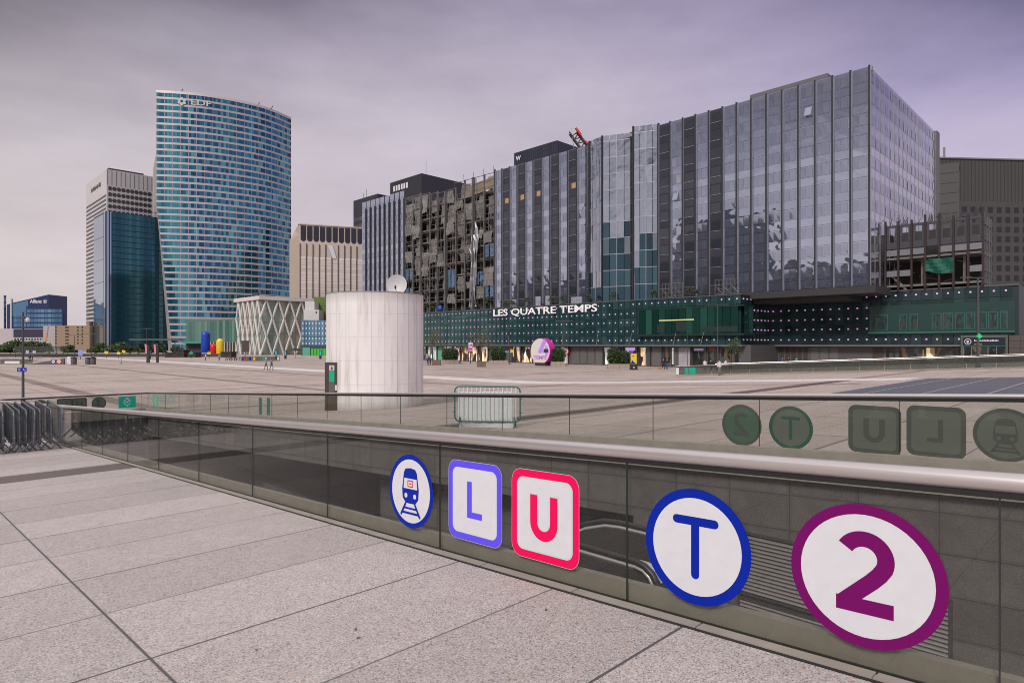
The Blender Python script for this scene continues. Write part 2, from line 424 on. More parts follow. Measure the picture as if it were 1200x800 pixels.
# ------------------------------------------------------------------ escalator well
def make_well():
    th = thing('retaining_wall', 'grey granite tiled wall lining the sunken escalator well behind the near glass', 'wall', P(T1, 2, 0))
    FL, FL2 = -.75, -2.9
    def wall(name, pts, mat=m_wall):          # pts: (t,s,zrel top, zabs bottom)
        mb = MB()
        for (t, s, zt, zb), (t2, s2, zt2, zb2) in zip(pts[:-1], pts[1:]):
            u0, u1 = (s, s2) if abs(s2 - s) > 1e-6 else (t, t2)
            mb.face([P(t, s, zb), P(t2, s2, zb2), P(t2, s2, zt2), P(t, s, zt)], 0,
                    [(u0, zb - gz(s)), (u1, zb2 - gz(s2)), (u1, zt2 - gz(s2)), (u0, zt - gz(s))])
        return mb.build(name, mat, th)
    e = .004
    SB = 7.2
    ks = [S0 + k*(SB - S0)/5 for k in range(6)]
    wall('wall_face', [(T1, s, gz(s) - e, FL2) for s in ks])
    k2 = [SB + k*(S1 - SB)/16 for k in range(17)]
    wall('fascia', [(T1, s, gz(s) - e, gz(s) - 1.33) for s in k2])
    wall('return_face', [(T1, SB, gz(SB) - 1.33, FL2), (T1 + .9, SB, gz(SB) - 1.33, FL2)])
    wall('lower_wall', [(T1 + .9, s, gz(s) - 1.25, FL2) for s in [SB + k*(17.5 - SB)/6 for k in range(7)]])
    wall('dark_lower_wall', [(T1 + .9, 17.5, gz(17.5) - 1.25, FL2), (T1 + 4, 17.5, gz(17.5) - 1.25, FL2)] + [(T1 + 4, s, gz(s) - 1.25, FL2) for s in [17.6 + k*(S1 - 17.6)/8 for k in range(9)]], m_wall_low)
    wall('near_face', [(T0, s, gz(s) - e, FL2) for s in [S0 + k*(S1 - S0)/20 for k in range(21)]])
    wall('end_face', [(T0, S1, gz(S1) - e, FL2), (T1, S1, gz(S1) - e, FL2), ])
    wall('end_face', [(T1 + .001, S1 - .02, gz(S1) - .02, FL2), (T1 + 4.1, S1 - .02, gz(S1) - .02, FL2)], m_wall_low)
    wall('end_face', [(T0, S0, gz(S0) - e, FL2), (T1, S0, gz(S0) - e, FL2), ])
    mb = MB()
    for a, b in zip(k2[:-1], k2[1:]):
        mb.face([P(T1, a, gz(a) - 1.33), P(T1 + 4.2, a, gz(a) - 1.25), P(T1 + 4.2, b, gz(b) - 1.25), P(T1, b, gz(b) - 1.33)])
    mb.build('soffit', m_tar, th)
    mb = MB()
    mb.face([P(T0, S0, FL), P(T1, S0, FL), P(T1, 4.3, FL), P(T0, 4.3, FL)])
    mb.face([P(T0, 4.3, FL), P(T1, 4.3, FL), P(T1, 4.3, FL2), P(T0, 4.3, FL2)])
    mb.face([P(T0, 4.3, FL2), P(T1 + 4, 4.3, FL2), P(T1 + 4, S1, FL2), P(T0, S1, FL2)])
    struct(mb.build('stairwell_floor', m_floor))
    # ventilation louvers on the far wall
    for (s0, s1, z0, z1, lab) in ((3.42, 5.02, -.28, .80, 'upper steel ventilation louver on the granite wall between the T and 2 signs'),
                                  (3.42, 5.02, -.74, -.33, 'lower steel ventilation louver close to the well floor, below the taller one'),
                                  (1.92, 3.36, -.60, .46, 'steel ventilation louver on the granite wall behind the purple 2 sign')):
        lv = thing('ventilation_louver', lab, 'louver', P(T1 - .03, (s0 + s1)/2, z0))
        mb = MB()
        for a, b, c, d in ((s0, s0 + .04, z0, z1), (s1 - .04, s1, z0, z1), (s0 + .04, s1 - .04, z0, z0 + .04), (s0 + .04, s1 - .04, z1 - .04, z1)):
            mb.ts(T1 - .07, T1 - .005, a, b, c, d)
        mb.build('frame', m_steel_dk, lv)
        mb = MB(); mb.ts(T1 - .012, T1 - .008, s0 + .04, s1 - .04, z0 + .04, z1 - .04); mb.build('backing', m_black, lv)
        mb = MB(); z = z0 + .06
        while z < z1 - .07:
            mb.hexa([P(T1 - .07, s0 + .04, z), P(T1 - .02, s0 + .04, z + .035), P(T1 - .02, s1 - .04, z + .035), P(T1 - .07, s1 - .04, z),
                     P(T1 - .07, s0 + .04, z + .012), P(T1 - .02, s0 + .04, z + .045), P(T1 - .02, s1 - .04, z + .045), P(T1 - .07, s1 - .04, z + .012)])
            z += .065
        mb.build('slats', m_steel, lv)
    # gym sign board deep in the well
    s = s_on(372, T1 + .88)
    tb = thing('sign_board', 'dark sign board with white CROSSFIT lettering low in the well', 'sign', P(T1 + .8, s, -1.9))
    a, b = s_on(400, T1 + .88), s_on(344, T1 + .88)
    mb = MB(); mb.ts(T1 - .32, T1 - .28, a, b, -2.25, -1.15); mb.build('board', m_tar, tb)
    text('CROSSFIT', .42, P(T1 - .33, (a + b)/2, -1.62), -U2, UP, m_white, 'lettering', tb, .01, .01, width=(b - a)*.8)
make_well()

def make_escalator():
    th = thing('escalator', 'escalator with black rubber handrails sinking into the granite well', 'escalator', P(7.7, 5, -.75))
    ZL = 1.18
    def path(s_end, drop, off):
        pts = []
        # newel half circle at the near end
        cs, r = 4.72, .36 - off
        for k in range(9):
            a = -math.pi/2 + math.pi*k/8
            pts.append((cs - math.cos(a)*r, ZL - .36 + r*math.sin(a)))
        for ds, dz in ((.5, 0), (1.2, 0), (1.5, -.03), (1.9, -.16), (2.5, -.48)): pts.append((cs + ds, ZL - off + dz))
        pts.append((cs + 6.0, ZL - off - 2.5))
        return pts
    for t in (7.0, 8.35):
        mb = MB(); mb.tube([P(t, s, z) for s, z in path(0, 0, 0)], .045, 8); h = mb.build('handrail', m_rubber, th, True)
        mb = MB(); mb.tube([P(t, s, z) for s, z in path(0, 0, .07)], .028, 6); mb.build('guide_strip', M('guide_alu', (.55, .52, .50), .3, .3), h, True)
        mb = MB(); p = path(0, 0, .09)
        top = [q for q in p[8:]]
        lo = [(q[0], q[1] - (1.1 if i < len(top) - 1 else .9)) for i, q in enumerate(top)]
        for i in range(len(top) - 1):
            mb.hexa([P(t - .06, lo[i][0], lo[i][1]), P(t + .06, lo[i][0], lo[i][1]), P(t + .06, lo[i + 1][0], lo[i + 1][1]), P(t - .06, lo[i + 1][0], lo[i + 1][1]),
                     P(t - .06, top[i][0], top[i][1]), P(t + .06, top[i][0], top[i][1]), P(t + .06, top[i + 1][0], top[i + 1][1]), P(t - .06, top[i + 1][0], top[i + 1][1])])
        half = [P(t, q[0], q[1]) for q in p[:9]]
        for sg in (-1, 1): mb.face([q + U1*.06*sg for q in half])
        mb.build('balustrade_panel', M('escalator_panel', (.07, .065, .062), .25, .3), th)
    # deck between near handrail and inner panel, in bright steel with a blue sticker
    mb = MB()
    pp = path(0, 0, .06)
    for (s, z), (s2, z2) in zip(pp[5:-1], pp[6:]):
        mb.face([P(7.065, s, z), P(7.30, s, z - .02), P(7.30, s2, z2 - .02), P(7.065, s2, z2)])
    mb.build('deck', M('deck_alu', (.66, .64, .63), .3, .25), th)
    mb = MB(); a, b = pp[5], pp[6]
    mb.face([P(7.08, a[0] - .004, a[1] + .006), P(7.12, a[0] - .004, a[1] + .006), P(7.12, b[0] - .004, b[1] + .006), P(7.08, b[0] - .004, b[1] + .006)])
    mb.build('sticker', M('sticker_blue', (.02, .3, .7), .4), th)
    mb = MB(); n = 15
    for k in range(n):
        s = 4.4 + k*.42; z = .0 - max(0, k - 4)*.21
        mb.ts(7.31, 8.28, s, s + .42, z - .25, z)
    mb.build('steps', m_steel_dk, th)
    rl = thing('guard_rail', 'thin steel guard rail on the well floor beside the escalator end', 'rail', P(7.4, 4.2, -.75))
    mb = MB(); mb.tube([P(7.3, 4.22, -.75), P(7.3, 4.22, .95), P(7.3, 4.15, 1.0), P(7.3, 2.2, 1.0 - .62), P(7.3, 2.2, -.75)], .018, 6)
    mb.build('rail', m_steel, rl, True)
make_escalator()

# ------------------------------------------------------------------ glass balustrades round the well
TG = 3.72
def make_balustrade(name, label, line, kerb, glass, rail_r, panel, off=0.0):
    (ta, sa), (tb, sb) = line
    ln = math.hypot(tb - ta, sb - sa); d = ((tb - ta)/ln, (sb - sa)/ln); nn = (-d[1], d[0])
    th = thing(name, label, 'balustrade', P(ta, max(sa, 0), gz(max(sa, 0))))
    def pt(u, w, dz):
        t = ta + d[0]*u + nn[0]*w; s = sa + d[1]*u + nn[1]*w
        return P(t, s, gz(s) + dz)
    def bar(mb, u0, u1, w0, w1, z0, z1):
        mb.hexa([pt(u0, w0, z0), pt(u1, w0, z0), pt(u1, w1, z0), pt(u0, w1, z0), pt(u0, w0, z1), pt(u1, w0, z1), pt(u1, w1, z1), pt(u0, w1, z1)])
    cuts = []; u = off
    while u < ln: cuts.append(u); u += panel
    cuts = [0] + [c for c in cuts if c > .2] + [ln]
    for a, b in zip(cuts[:-1], cuts[1:]):
        if b - a < .05: continue
        mb = MB(); bar(mb, a + .003, b - .003, -.008, .008, .02, 1.04); mb.mi[-1] = mb.mi[-3] = 1
        n0 = len(mb.f); bar(mb, b - .0028, b + .0028, -.006, .006, .02, 1.04)
        for q in range(n0, len(mb.f)): mb.mi[q] = 1
        mb.build('glass_panel', [glass, m_joint], th)
    mb = MB(); segs = [ln*k/24 for k in range(25)]
    mb.tube([pt(q, 0, 1.055) for q in segs], rail_r, 14); mb.build('handrail', m_steel, th, True)
    mb = MB(); bar_n = 24
    for k in range(bar_n): bar(mb, ln*k/bar_n, ln*(k + 1)/bar_n, -.016, .016, .98, 1.02)
    mb.build('glazing_channel', m_black, th)
    mb = MB()
    for k in range(bar_n): bar(mb, ln*k/bar_n, ln*(k + 1)/bar_n, kerb[0], kerb[1], kerb[2], kerb[3])
    mb.build('kerb', m_kerb, th)
    return th
near_b = make_balustrade('glass_balustrade', 'near glass balustrade with brushed steel handrail carrying the five transport signs', ((TG, S0), (TG, S1)), (-.035, -.10, -.3, .13), m_railglass, .047, 2.09, .49 - S0)
far_b = make_balustrade('glass_balustrade', 'far glass balustrade across the well with faint sign backs at its right end', ((T1, S1), (T1, S0)), (-.03, -.16, -.3, .2), m_farglass, .034, 2.09, .9)
end_b = make_balustrade('glass_balustrade', 'short end balustrade at the left between the barrier stack and the teal sign', ((TG, S1), (T1, S1)), (-.03, -.16, -.3, .2), m_farglass, .034, 2.09, .3)
def make_edge():
    mb = MB()
    for k in range(42):
        a, b = S0 + k*1.0, S0 + k + 1.0
        mb.slope(3.625, 3.705, a + .006, b - .006, -.05, .012)
    struct(mb.build('pavement_edge', m_strip))
    mb = MB()
    for k in range(42): mb.slope(3.598, 3.627, S0 + k, S0 + k + 1, -.05, .004)
    for k in range(42): mb.slope(3.703, 3.76, S0 + k, S0 + k + 1, -.05, .006)
    struct(mb.build('drain_channel', m_slot))
make_edge()

# ------------------------------------------------------------------ transport signs stuck to the glass
def circ(r, n=48, cx=0, cy=0): return [(cx + r*math.cos(2*math.pi*k/n), cy + r*math.sin(2*math.pi*k/n)) for k in range(n)]
def rrect(w, h, r, n=8, cx=0, cy=0):
    o = []
    for qx, qy, a0 in ((w/2 - r, h/2 - r, 0), (-w/2 + r, h/2 - r, 90), (-w/2 + r, -h/2 + r, 180), (w/2 - r, -h/2 + r, 270)):
        for k in range(n + 1):
            a = R(a0 + 90*k/n); o.append((cx + qx + r*math.cos(a), cy + qy + r*math.sin(a)))
    return o
def stroke(pts, w, rnd=True):
    """outline of a thick polyline, as list of convex polygons"""
    out = []
    for k, ((x0, y0), (x1, y1)) in enumerate(zip(pts[:-1], pts[1:])):
        l = math.hypot(x1 - x0, y1 - y0); nx, ny = -(y1 - y0)/l*w/2, (x1 - x0)/l*w/2
        out.append([(x0 + nx, y0 + ny), (x0 - nx, y0 - ny), (x1 - nx, y1 - ny), (x1 + nx, y1 + ny)])
    for k, (x, y) in enumerate(pts):
        if rnd or 0 < k < len(pts) - 1: out.append(circ(w/2, 16, x, y))
    return out
def ribbon(pts, w):
    n = len(pts); nr = []
    for k in range(n):
        ds = []
        if k: ds.append((pts[k][0] - pts[k - 1][0], pts[k][1] - pts[k - 1][1]))
        if k < n - 1: ds.append((pts[k + 1][0] - pts[k][0], pts[k + 1][1] - pts[k][1]))
        ns = [(-d[1]/math.hypot(*d), d[0]/math.hypot(*d)) for d in ds]
        mx, my = sum(q[0] for q in ns)/len(ns), sum(q[1] for q in ns)/len(ns); l2 = mx*mx + my*my
        nr.append((mx/l2*w/2, my/l2*w/2))
    return [[(pts[k][0] + nr[k][0], pts[k][1] + nr[k][1]), (pts[k][0] - nr[k][0], pts[k][1] - nr[k][1]), (pts[k + 1][0] - nr[k + 1][0], pts[k + 1][1] - nr[k + 1][1]), (pts[k + 1][0] + nr[k + 1][0], pts[k + 1][1] + nr[k + 1][1])] for k in range(n - 1)]
def arc(cx, cy, r, a0, a1, n=18): return [(cx + r*math.cos(R(a0 + (a1 - a0)*k/n)), cy + r*math.sin(R(a0 + (a1 - a0)*k/n))) for k in range(n + 1)]
def design(kind, r):
    """list of (part, material index, polygons); 0 rim, 1 field, 2 figure, 3 outline, 4 accent"""
    o = []
    if kind in ('T', '2', 'train'):
        rw = {'T': .84, '2': .855, 'train': .865}[kind]
        o += [('rim', 0, [circ(r)]), ('field', 1, [circ(r*rw)])]
    else:
        o += [('outline', 3, [rrect(2*r*1.008, 2*r*1.008, r*.30)]), ('rim', 0, [rrect(2*r, 2*r, r*.29)]), ('outline', 3, [rrect(2*r*.83, 2*r*.83, r*.19)]), ('field', 1, [rrect(2*r*.80, 2*r*.80, r*.17)])]
    if kind == 'T':
        o.append(('letter', 2, stroke([(-.36*r, .44*r), (.36*r, .44*r)], .15*r) + stroke([(0, .44*r), (0, -.48*r)], .155*r)))
    if kind == 'L':
        o.append(('letter', 2, [[(-.26*r, .50*r), (-.26*r, -.42*r), (-.08*r, -.42*r), (-.08*r, .50*r)], [(-.08*r, -.42*r), (.30*r, -.42*r), (.30*r, -.26*r), (-.08*r, -.26*r)]]))
    if kind == 'U':
        for nm, mi, w in (('outline', 3, .275*r), ('letter', 2, .22*r)):
            e = (w - .22*r)/2
            o.append((nm, mi, ribbon([(-.30*r, .46*r + e), (-.30*r, -.14*r)] + arc(0, -.14*r, .30*r, 180, 360)[1:] + [(.30*r, .46*r + e)], w)))
    if kind == '2':
        o.append(('numeral', 2, ribbon(arc(0, .24*r, .275*r, 150, -22, 20) + [(.195*r, .045*r), (.10*r, -.06*r), (-.26*r, -.40*r)], .215*r) + [[(-.365*r, -.53*r), (.37*r, -.53*r), (.37*r, -.325*r), (-.365*r, -.325*r)]] + [[(-.365*r, -.33*r), (-.2*r, -.33*r), (-.12*r, -.24*r), (-.365*r, -.42*r)]]))
    if kind == 'train':
        body = [(-.30*r, .50*r), (-.22*r, .60*r), (0, .63*r), (.22*r, .60*r), (.30*r, .50*r), (.38*r, .05*r), (.36*r, -.2*r), (.22*r, -.34*r), (-.22*r, -.34*r), (-.36*r, -.2*r), (-.38*r, .05*r)]
        o.append(('train', 2, [body]))
        o.append(('windscreen', 5, [[(-.285*r, .34*r), (-.31*r, .06*r), (.31*r, .06*r), (.285*r, .34*r)]]))
        o.append(('lights', 5, [circ(.068*r, 12, -.2*r, -.13*r), circ(.068*r, 12, .2*r, -.13*r)]))
        for a in (stroke([(-.11*r, .12*r), (.11*r, .12*r), (.11*r, .28*r), (-.11*r, .28*r), (-.11*r, .12*r)], .03*r), [[(-.06*r, .185*r), (.06*r, .185*r), (.06*r, .215*r), (-.06*r, .215*r)]]): o.append(('badge', 6, a))
        o.append(('rails', 2, stroke([(-.22*r, -.36*r), (-.42*r, -.66*r)], .07*r) + stroke([(.22*r, -.36*r), (.42*r, -.66*r)], .07*r) + stroke([(-.26*r, -.47*r), (.26*r, -.47*r)], .05*r) + stroke([(-.35*r, -.6*r), (.35*r, -.6*r)], .06*r)))
    return o
PAL = {'T': (m_blue, m_white, m_blue), '2': (m_purple, m_white, m_purple), 'L': (m_violet, m_white, m_violet), 'U': (m_pink, m_white, m_pink), 'train': (m_blue, m_white, m_blue)}
def paint(kind, r, O, X, Y, Z, pal, parent, d0=.001):
    d = d0
    for name, mi, polys in design(kind, r):
        mb = MB(); d += .0006
        for k, q in enumerate(polys): mb.face([O + X*u + Y*v + Z*(d + .00005*(k % 8)) for u, v in q])
        mat = pal[mi] if mi < 3 else {3: m_mint if kind == 'U' and len(pal) == 3 else pal[1], 5: pal[1], 6: m_red}[mi]
        if len(pal) > 3 and mi == 6: mat = pal[1]
        mb.build(name, mat, parent)
SIGNS = [('2', 1.066, 2.774, .380, 'round purple rimmed sign with a purple 2 on the near glass'),
         ('T', 2.050, 2.708, .370, 'round blue rimmed sign with a blue letter T on the near glass'),
         ('U', 3.356, 2.650, .354, 'square pink rimmed sign with a pink letter U on the near glass'),
         ('L', 4.180, 2.620, .350, 'square violet rimmed sign with a violet letter L on the near glass'),
         ('train', 5.120, 2.565, .360, 'round blue rimmed sign with a blue train front on the near glass')]
SX = (-U2 + UP*.035).normalized()
for k, s, z, r, lab in SIGNS:
    O = P(TG - .009, s, z)
    th = thing('transport_sign', lab, 'sign', P(TG - .009, s, z - r))
    paint(k, r, O, SX, UP, -U1, PAL[k], th)
BK = {'2': (m_back2, m_backg, m_back2, 1), 'T': (m_green_dk, m_back, m_green_dk, 1), 'U': (m_back2, m_back, m_back2, 1), 'L': (m_back2, m_back, m_back2, 1), 'train': (m_back2, m_back, m_back2, 1)}
def back_sign(k, O, X, Z, r, lab):
    th = thing('transport_sign', lab, 'sign', O - UP*r)
    paint(k, r, O, X, UP, Z, PAL[k], th, .001)                # printed side, facing the square
    paint(k, r*1.004, O, X, UP, -Z, BK[k], th, .0005)        # dull reverse seen through the glass
for k, px, z, nm in (('2', 868.5, 2.61, 'greenish mirrored back of a round 2 sign on the far glass'), ('T', 926, 2.64, 'greenish mirrored back of a round T sign on the far glass'),
                 ('U', 1024, 2.725, 'dull mirrored back of a square U sign on the far glass'), ('L', 1096, 2.77, 'dull mirrored back of a square L sign on the far glass'),
                 ('train', 1178, 2.80, 'dull back of a round train sign at the right end of the far glass')):
    back_sign(k, P(T1 + .0145, s_on(px, T1), z), U2, U1, .355, nm)
for k, px, nm in (('train', 47, 'dull round sign back half hidden behind the barrier stack'), ('L', 76, 'dull square sign back on the end glass right above the barriers'),
              ('U', 93, 'dull square sign back on the end glass beside a round one'), ('T', 116, 'green round sign back on the end glass left of the teal board')):
    t = t_on(px, S1)
    back_sign(k, P(t, S1 + .0145, gz(S1) + .6), -U1, U2, .33, nm)
def teal_sign(O, X, Z, w, h, mat, lab):
    th = thing('information_sign', lab, 'sign', O - UP*h/2)
    mb = MB(); mb.prism(rrect(w, h, .02, 2), O, X, UP, Z, .0, .004); mb.build('panel', mat, th)
    mb = MB()
    for q in stroke(arc(0, 0, h*.25, 20, 340, 20), h*.06) + stroke([(-h*.14, h*.05), (0, -.03*h), (h*.12, h*.08)], h*.05) + stroke([(0, -h*.27), (0, -h*.38)], h*.05) + stroke([(-.1*h, .36*h), (.1*h, .36*h)], h*.05):
        mb.face([O + X*u + UP*v + Z*.0055 for u, v in q])
    mb.build('emblem', m_white, th)
teal_sign(P(t_on(149, S1), S1 - .012, gz(S1) + .58), U1, -U2, .82, .62, m_teal, 'bright teal sign with white round emblem on the end glass')
teal_sign(P(T1 - .012, 37.6, gz(37.6) + .62), -U2, -U1, .95, .62, m_teal2, 'paler teal sign with white emblem on the far glass corner')
for px, lab in ((305.5, 'left of two narrow dark green notices on the far glass'), (315, 'right of two narrow dark green notices on the far glass')):
    s = s_on(px, T1)
    mb = MB(); mb.prism(rrect(.27, .66, .01, 2), P(T1 - .012, s, gz(s) + .55), -U2, UP, -U1, 0, .004)
    tag(mb.build('notice', m_green_dk), lab, 'sign')

# ------------------------------------------------------------------ crowd barriers
def barrier_parts(th, w, mats, h=1.1):
    mf, mb_ = mats
    def rr(z0, z1, r):
        pts = []
        for cx, cz, a0 in ((w/2 - r, z1 - r, 0), (-w/2 + r, z1 - r, 90), (-w/2 + r, z0 + r, 180), (w/2 - r, z0 + r, 270)):
            for k in range(6):
                a = R(a0 + 90*k/5); pts.append((cx + r*math.cos(a), 0, cz + r*math.sin(a)))
        return pts + [pts[0]]
    fm = MB(); fm.tube(rr(.2, h, .14), .021, 8, cap=False)
    mb = MB(); n = 14
    for k in range(n):
        x = -w/2 + .12 + (w - .24)*k/(n - 1)
        mb.tube([(x, 0, .21), (x, 0, h - .01)], (.0105 if mf == mb_ else .014), 6, cap=False)
    mb.build('bars', mb_, th)
    for x in (-w/2 + .15, w/2 - .15):
        mb = MB(); mb.tube([(x, -.29, .015), (x, -.24, .03), (x, -.015, .30), (x, .015, .30), (x, .24, .03), (x, .29, .015)], .018, 8)
        mb.build('foot', mf, th, True)
    for x in (-w/2, w/2):
        for z in (.45, .85): fm.box((x + (.022 if x > 0 else -.022), 0, z), .07, .05, .022)
    fm.build('frame', mf, th, True)
def make_barriers():
    G = 'crowd barriers stacked side by side'
    LAB = 'grey steel crowd barrier in the tightly packed stack by the glass'
    src = thing('crowd_barrier', LAB, 'barrier', (0, 0, 0), 0, G)
    barrier_parts(src, 2.1, (m_galv, m_galv))
    k = 0; t = 3.42
    while t > -.6:
        s = 20.1 + random.uniform(-.12, .12) - (.0 if k % 3 else .12)
        x, y = XY(t, s + 1.05)
        rz = R(135 + random.uniform(-1.2, 1.2))
        if k == 0: o = src; o.location = (x, y, gz(s)); o.rotation_euler = (R(0), -math.atan(.052), rz)
        else: o = copy_tree(src, (x, y, gz(s)), rz, LAB); o.rotation_euler = (R(random.uniform(-1.5, 1.5)), -math.atan(.052), rz)
        k += 1; t -= random.choice((.11, .14, .17, .22))
    c = gnd(571, 502)
    b = thing('crowd_barrier', 'lone pale green crowd barrier with a white mesh sheet behind the far glass', 'barrier', (0, 0, 0))
    mg = M('barrier_green', (.05, .15, .14), .45, .3); mgb = M('barrier_pale', (.70, .76, .78), .45, .1)
    barrier_parts(b, 1.86, (mg, mgb), 1.18)
    m, nt, bs, o = _new('mesh_sheet')
    al = mth(nt, 'MULTIPLY_ADD', noise(nt, 45, 3, objvec(nt)), .8, .28)
    bs.inputs['Base Color'].default_value = (.78, .80, .80, 1); L(nt, al, bs.inputs['Alpha'])
    mb = MB(); mb.grid([[(x*.105, .035 + .015*math.sin(x*1.9), z) for x in range(-8, 8)] for z in (.02, .4, .8, 1.04)]); mb.build('mesh_sheet', m, b)
    b.location = c; b.rotation_euler = (0, 0, R(-7))
make_barriers()

# ------------------------------------------------------------------ concrete lift tower with dish
def make_cylinder():
    Y0 = 29.3; r = 2.36; c = Vector((ax(440)*(Y0 + r), Y0 + r, 0)); z0 = gz(TS(c.x, c.y)[1]) ; top = hz(341, Y0)
    th = thing('lift_tower', 'squat round tower of pale concrete panels standing on the square', 'tower', (c.x, c.y, z0 - .05))
    m, nt, b, o = _new('pale_concrete_panels')
    v = objvec(nt); sp = N(nt, 'ShaderNodeSeparateXYZ'); L(nt, v, sp.inputs[0])
    ang = mth(nt, 'MULTIPLY', mth(nt, 'ARCTAN2', sp.outputs[1], sp.outputs[0]), 24/(2*math.pi))
    j = mth(nt, 'MAXIMUM', mth(nt, 'MULTIPLY', line(nt, ang, 1.0, .5, .02), 1.6), line(nt, sp.outputs[2], 1.10, .18, .009))
    mp = N(nt, 'ShaderNodeMapping'); mp.inputs['Scale'].default_value = (2.2, 2.2, .25); L(nt, v, mp.inputs[0])
    streak = noise(nt, 1.0, 6, mp.outputs[0], .65)
    c1 = ramp(nt, streak, [(.28, (.52, .475, .445)), (.46, (.76, .72, .695)), (.8, (.84, .80, .78))])
    hi = mth(nt, 'MULTIPLY', mth(nt, 'MAXIMUM', mth(nt, 'SUBTRACT', sp.outputs[2], top - z0 - .5), 0), 1.4)
    c1 = mixc(nt, mth(nt, 'MULTIPLY', hi, mth(nt, 'MULTIPLY', streak, 1.0)), c1, (.20, .165, .145))
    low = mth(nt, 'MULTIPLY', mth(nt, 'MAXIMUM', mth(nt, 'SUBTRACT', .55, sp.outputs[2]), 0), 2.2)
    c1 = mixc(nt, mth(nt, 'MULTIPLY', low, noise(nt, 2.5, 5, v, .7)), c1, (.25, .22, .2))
    c1 = mixc(nt, mth(nt, 'MULTIPLY', j, .33), c1, (.25, .22, .21))
    L(nt, c1, b.inputs['Base Color']); b.inputs['Roughness'].default_value = .7
    mb = MB(); n = 48
    pr = [(r, 0), (r, top - z0 + .03), (r - .05, top - z0 + .05)]
    mb.lathe((c.x, c.y, z0 - .05), pr, n)
    mb.face([(c.x + (r - .05)*math.cos(2*math.pi*k/n), c.y + (r - .05)*math.sin(2*math.pi*k/n), top) for k in range(n)])
    mb.build('drum', m, th)
    mb = MB(); mb.lathe((c.x, c.y, top), [(r + .012, -.03), (r + .02, .01), (r - .15, .02)], n); mb.build('coping', M('stained_coping', (.33, .28, .26), .8, 0, .3, 3), th)
    # bronze call panel at the left front
    pxl, pxr = 381.5, 396; Yp = Y0 + .55
    F1 = Face(at(pxl, Yp, z0 - .1), Vector((1, -.0, 0)), Vector((0, -1, 0))); w = (pxr - pxl)*Yp/F
    dp = M('door_bronze', (.085, .062, .05), .4, .35)
    mb = MB(); F1.box(mb, 0, w, 0, 2.36, -1.2, .12); pn = mb.build('call_panel', dp, th)
    mb = MB(); F1.box(mb, w*.33, w*.80, .75, 2.25, .121, .135); mb.build('sign_plate', m_greypan, pn)
    mb = MB(); F1.box(mb, w*.36, w*.78, 1.45, 1.93, .136, .145); mb.build('screen', M('green_screen', (.0, .3, .17), .4, emit=(0, .35, .18), es=.25), pn)
    mb = MB(); F1.box(mb, w*.36, w*.78, 1.97, 2.22, .136, .145); mb.build('pictogram_plate', m_dish, pn)
    mb = MB()
    for q in [circ(.045, 14, w*.57, 2.06)] + stroke([(w*.54, 2.16), (w*.6, 2.14), (w*.62, 2.05)], .03): mb.face([F1.p(u, v, .1475) for u, v in q])
    mb.build('pictogram', m_black, pn)
    mb = MB(); mb.face([F1.p(u, v, .137) for u, v in circ(.03, 12, w*.57, 1.12)]); mb.build('call_button', m_red, pn)
    mb = MB(); F1.box(mb, w*.82, w*.97, 1.05, 1.3, .121, .125); mb.build('notice', m_white, pn)
    # satellite dish on the roof
    d = at(465.5, Y0 + 1.6, top); rd = .5
    dt = thing('satellite_dish', 'grey satellite dish standing on the round concrete tower', 'dish', d)
    mb = MB(); rows = []
    O = d + UP*.42; nn = Vector((-.03, -1, .10)).normalized(); X = nn.cross(UP).normalized(); Yv = X.cross(nn)
    for k in range(6):
        rr = rd*k/5; rows.append([O + X*rr*math.cos(2*math.pi*j/28) + Yv*rr*math.sin(2*math.pi*j/28) + nn*(.14*(k/5)**2) for j in range(28)])
    mb.grid(rows, 0, True); mb.build('bowl', m_dish, dt, True)
    mb = MB(); mb.tube([d - UP*.05, O - nn*.03], .03, 6); mb.tube([d + nn*.0, O + nn*.45 - UP*.25], .012, 5); mb.build('mount', m_steel_dk, dt)
    mb = MB(); mb.ball(O + nn*.42 - UP*.18, .05, .05, .10, 8, 5); mb.tube([O + nn*.14 - UP*.42, O + nn*.42 - UP*.2], .012, 5); mb.build('receiver', m_black, dt)
make_cylinder()

# ------------------------------------------------------------------ shopping mall along the square
TF1, TF2, SC = 100.0, 111.0, 47.0
m_mall = FG('green_mall_glass', [(0, (.026, .072, .075)), (.5, (.036, .095, .095)), (1, (.050, .122, .118))], .45, .12, .2, .3)
m_mall2 = FG('dark_mall_glass', [(0, (.017, .036, .039)), (.5, (.024, .050, .052)), (1, (.032, .064, .065))], .4, .12, .2, .3)
m_malljoint = M('mall_mullion', (.012, .025, .025), .5)
m_bayglass = FG('bay_glass', [(0, (.012, .055, .042)), (.6, (.02, .075, .058)), (.9, (.03, .12, .09)), (1, (.05, .17, .13))], .5, .06, .3, .3)
m_warm = shop('warm_shop', [(.03, .02, .015), (.75, .52, .28), (.12, .07, .04), (.9, .72, .45), (.3, .18, .08), (.02, .02, .02), (.6, .42, .25), (.8, .75, .68)], .42, .9)
m_pale = shop('pale_shop', [(.10, .10, .09), (.75, .68, .55), (.4, .5, .46), (.03, .03, .03), (.85, .82, .72)], .35, .8)
m_dim = shop('dim_shop', [(.012, .012, .013), (.03, .028, .025), (.10, .075, .04), (.02, .02, .02), (.05, .06, .06), (.015, .014, .014)], .35, .9)
m_dimteal = shop('teal_window', [(.012, .03, .028), (.02, .04, .037), (.015, .03, .03), (.035, .04, .03), (.025, .055, .05), (.01, .02, .02)], .2, 2.2)
m_violetshop = shop('violet_shop', [(.03, .02, .05), (.7, .7, .75), (.3, .08, .6), (.02, .02, .02), (.5, .45, .6)], .5, .9)
m_doorbr = M('brown_doors', (.06, .045, .035), .5)
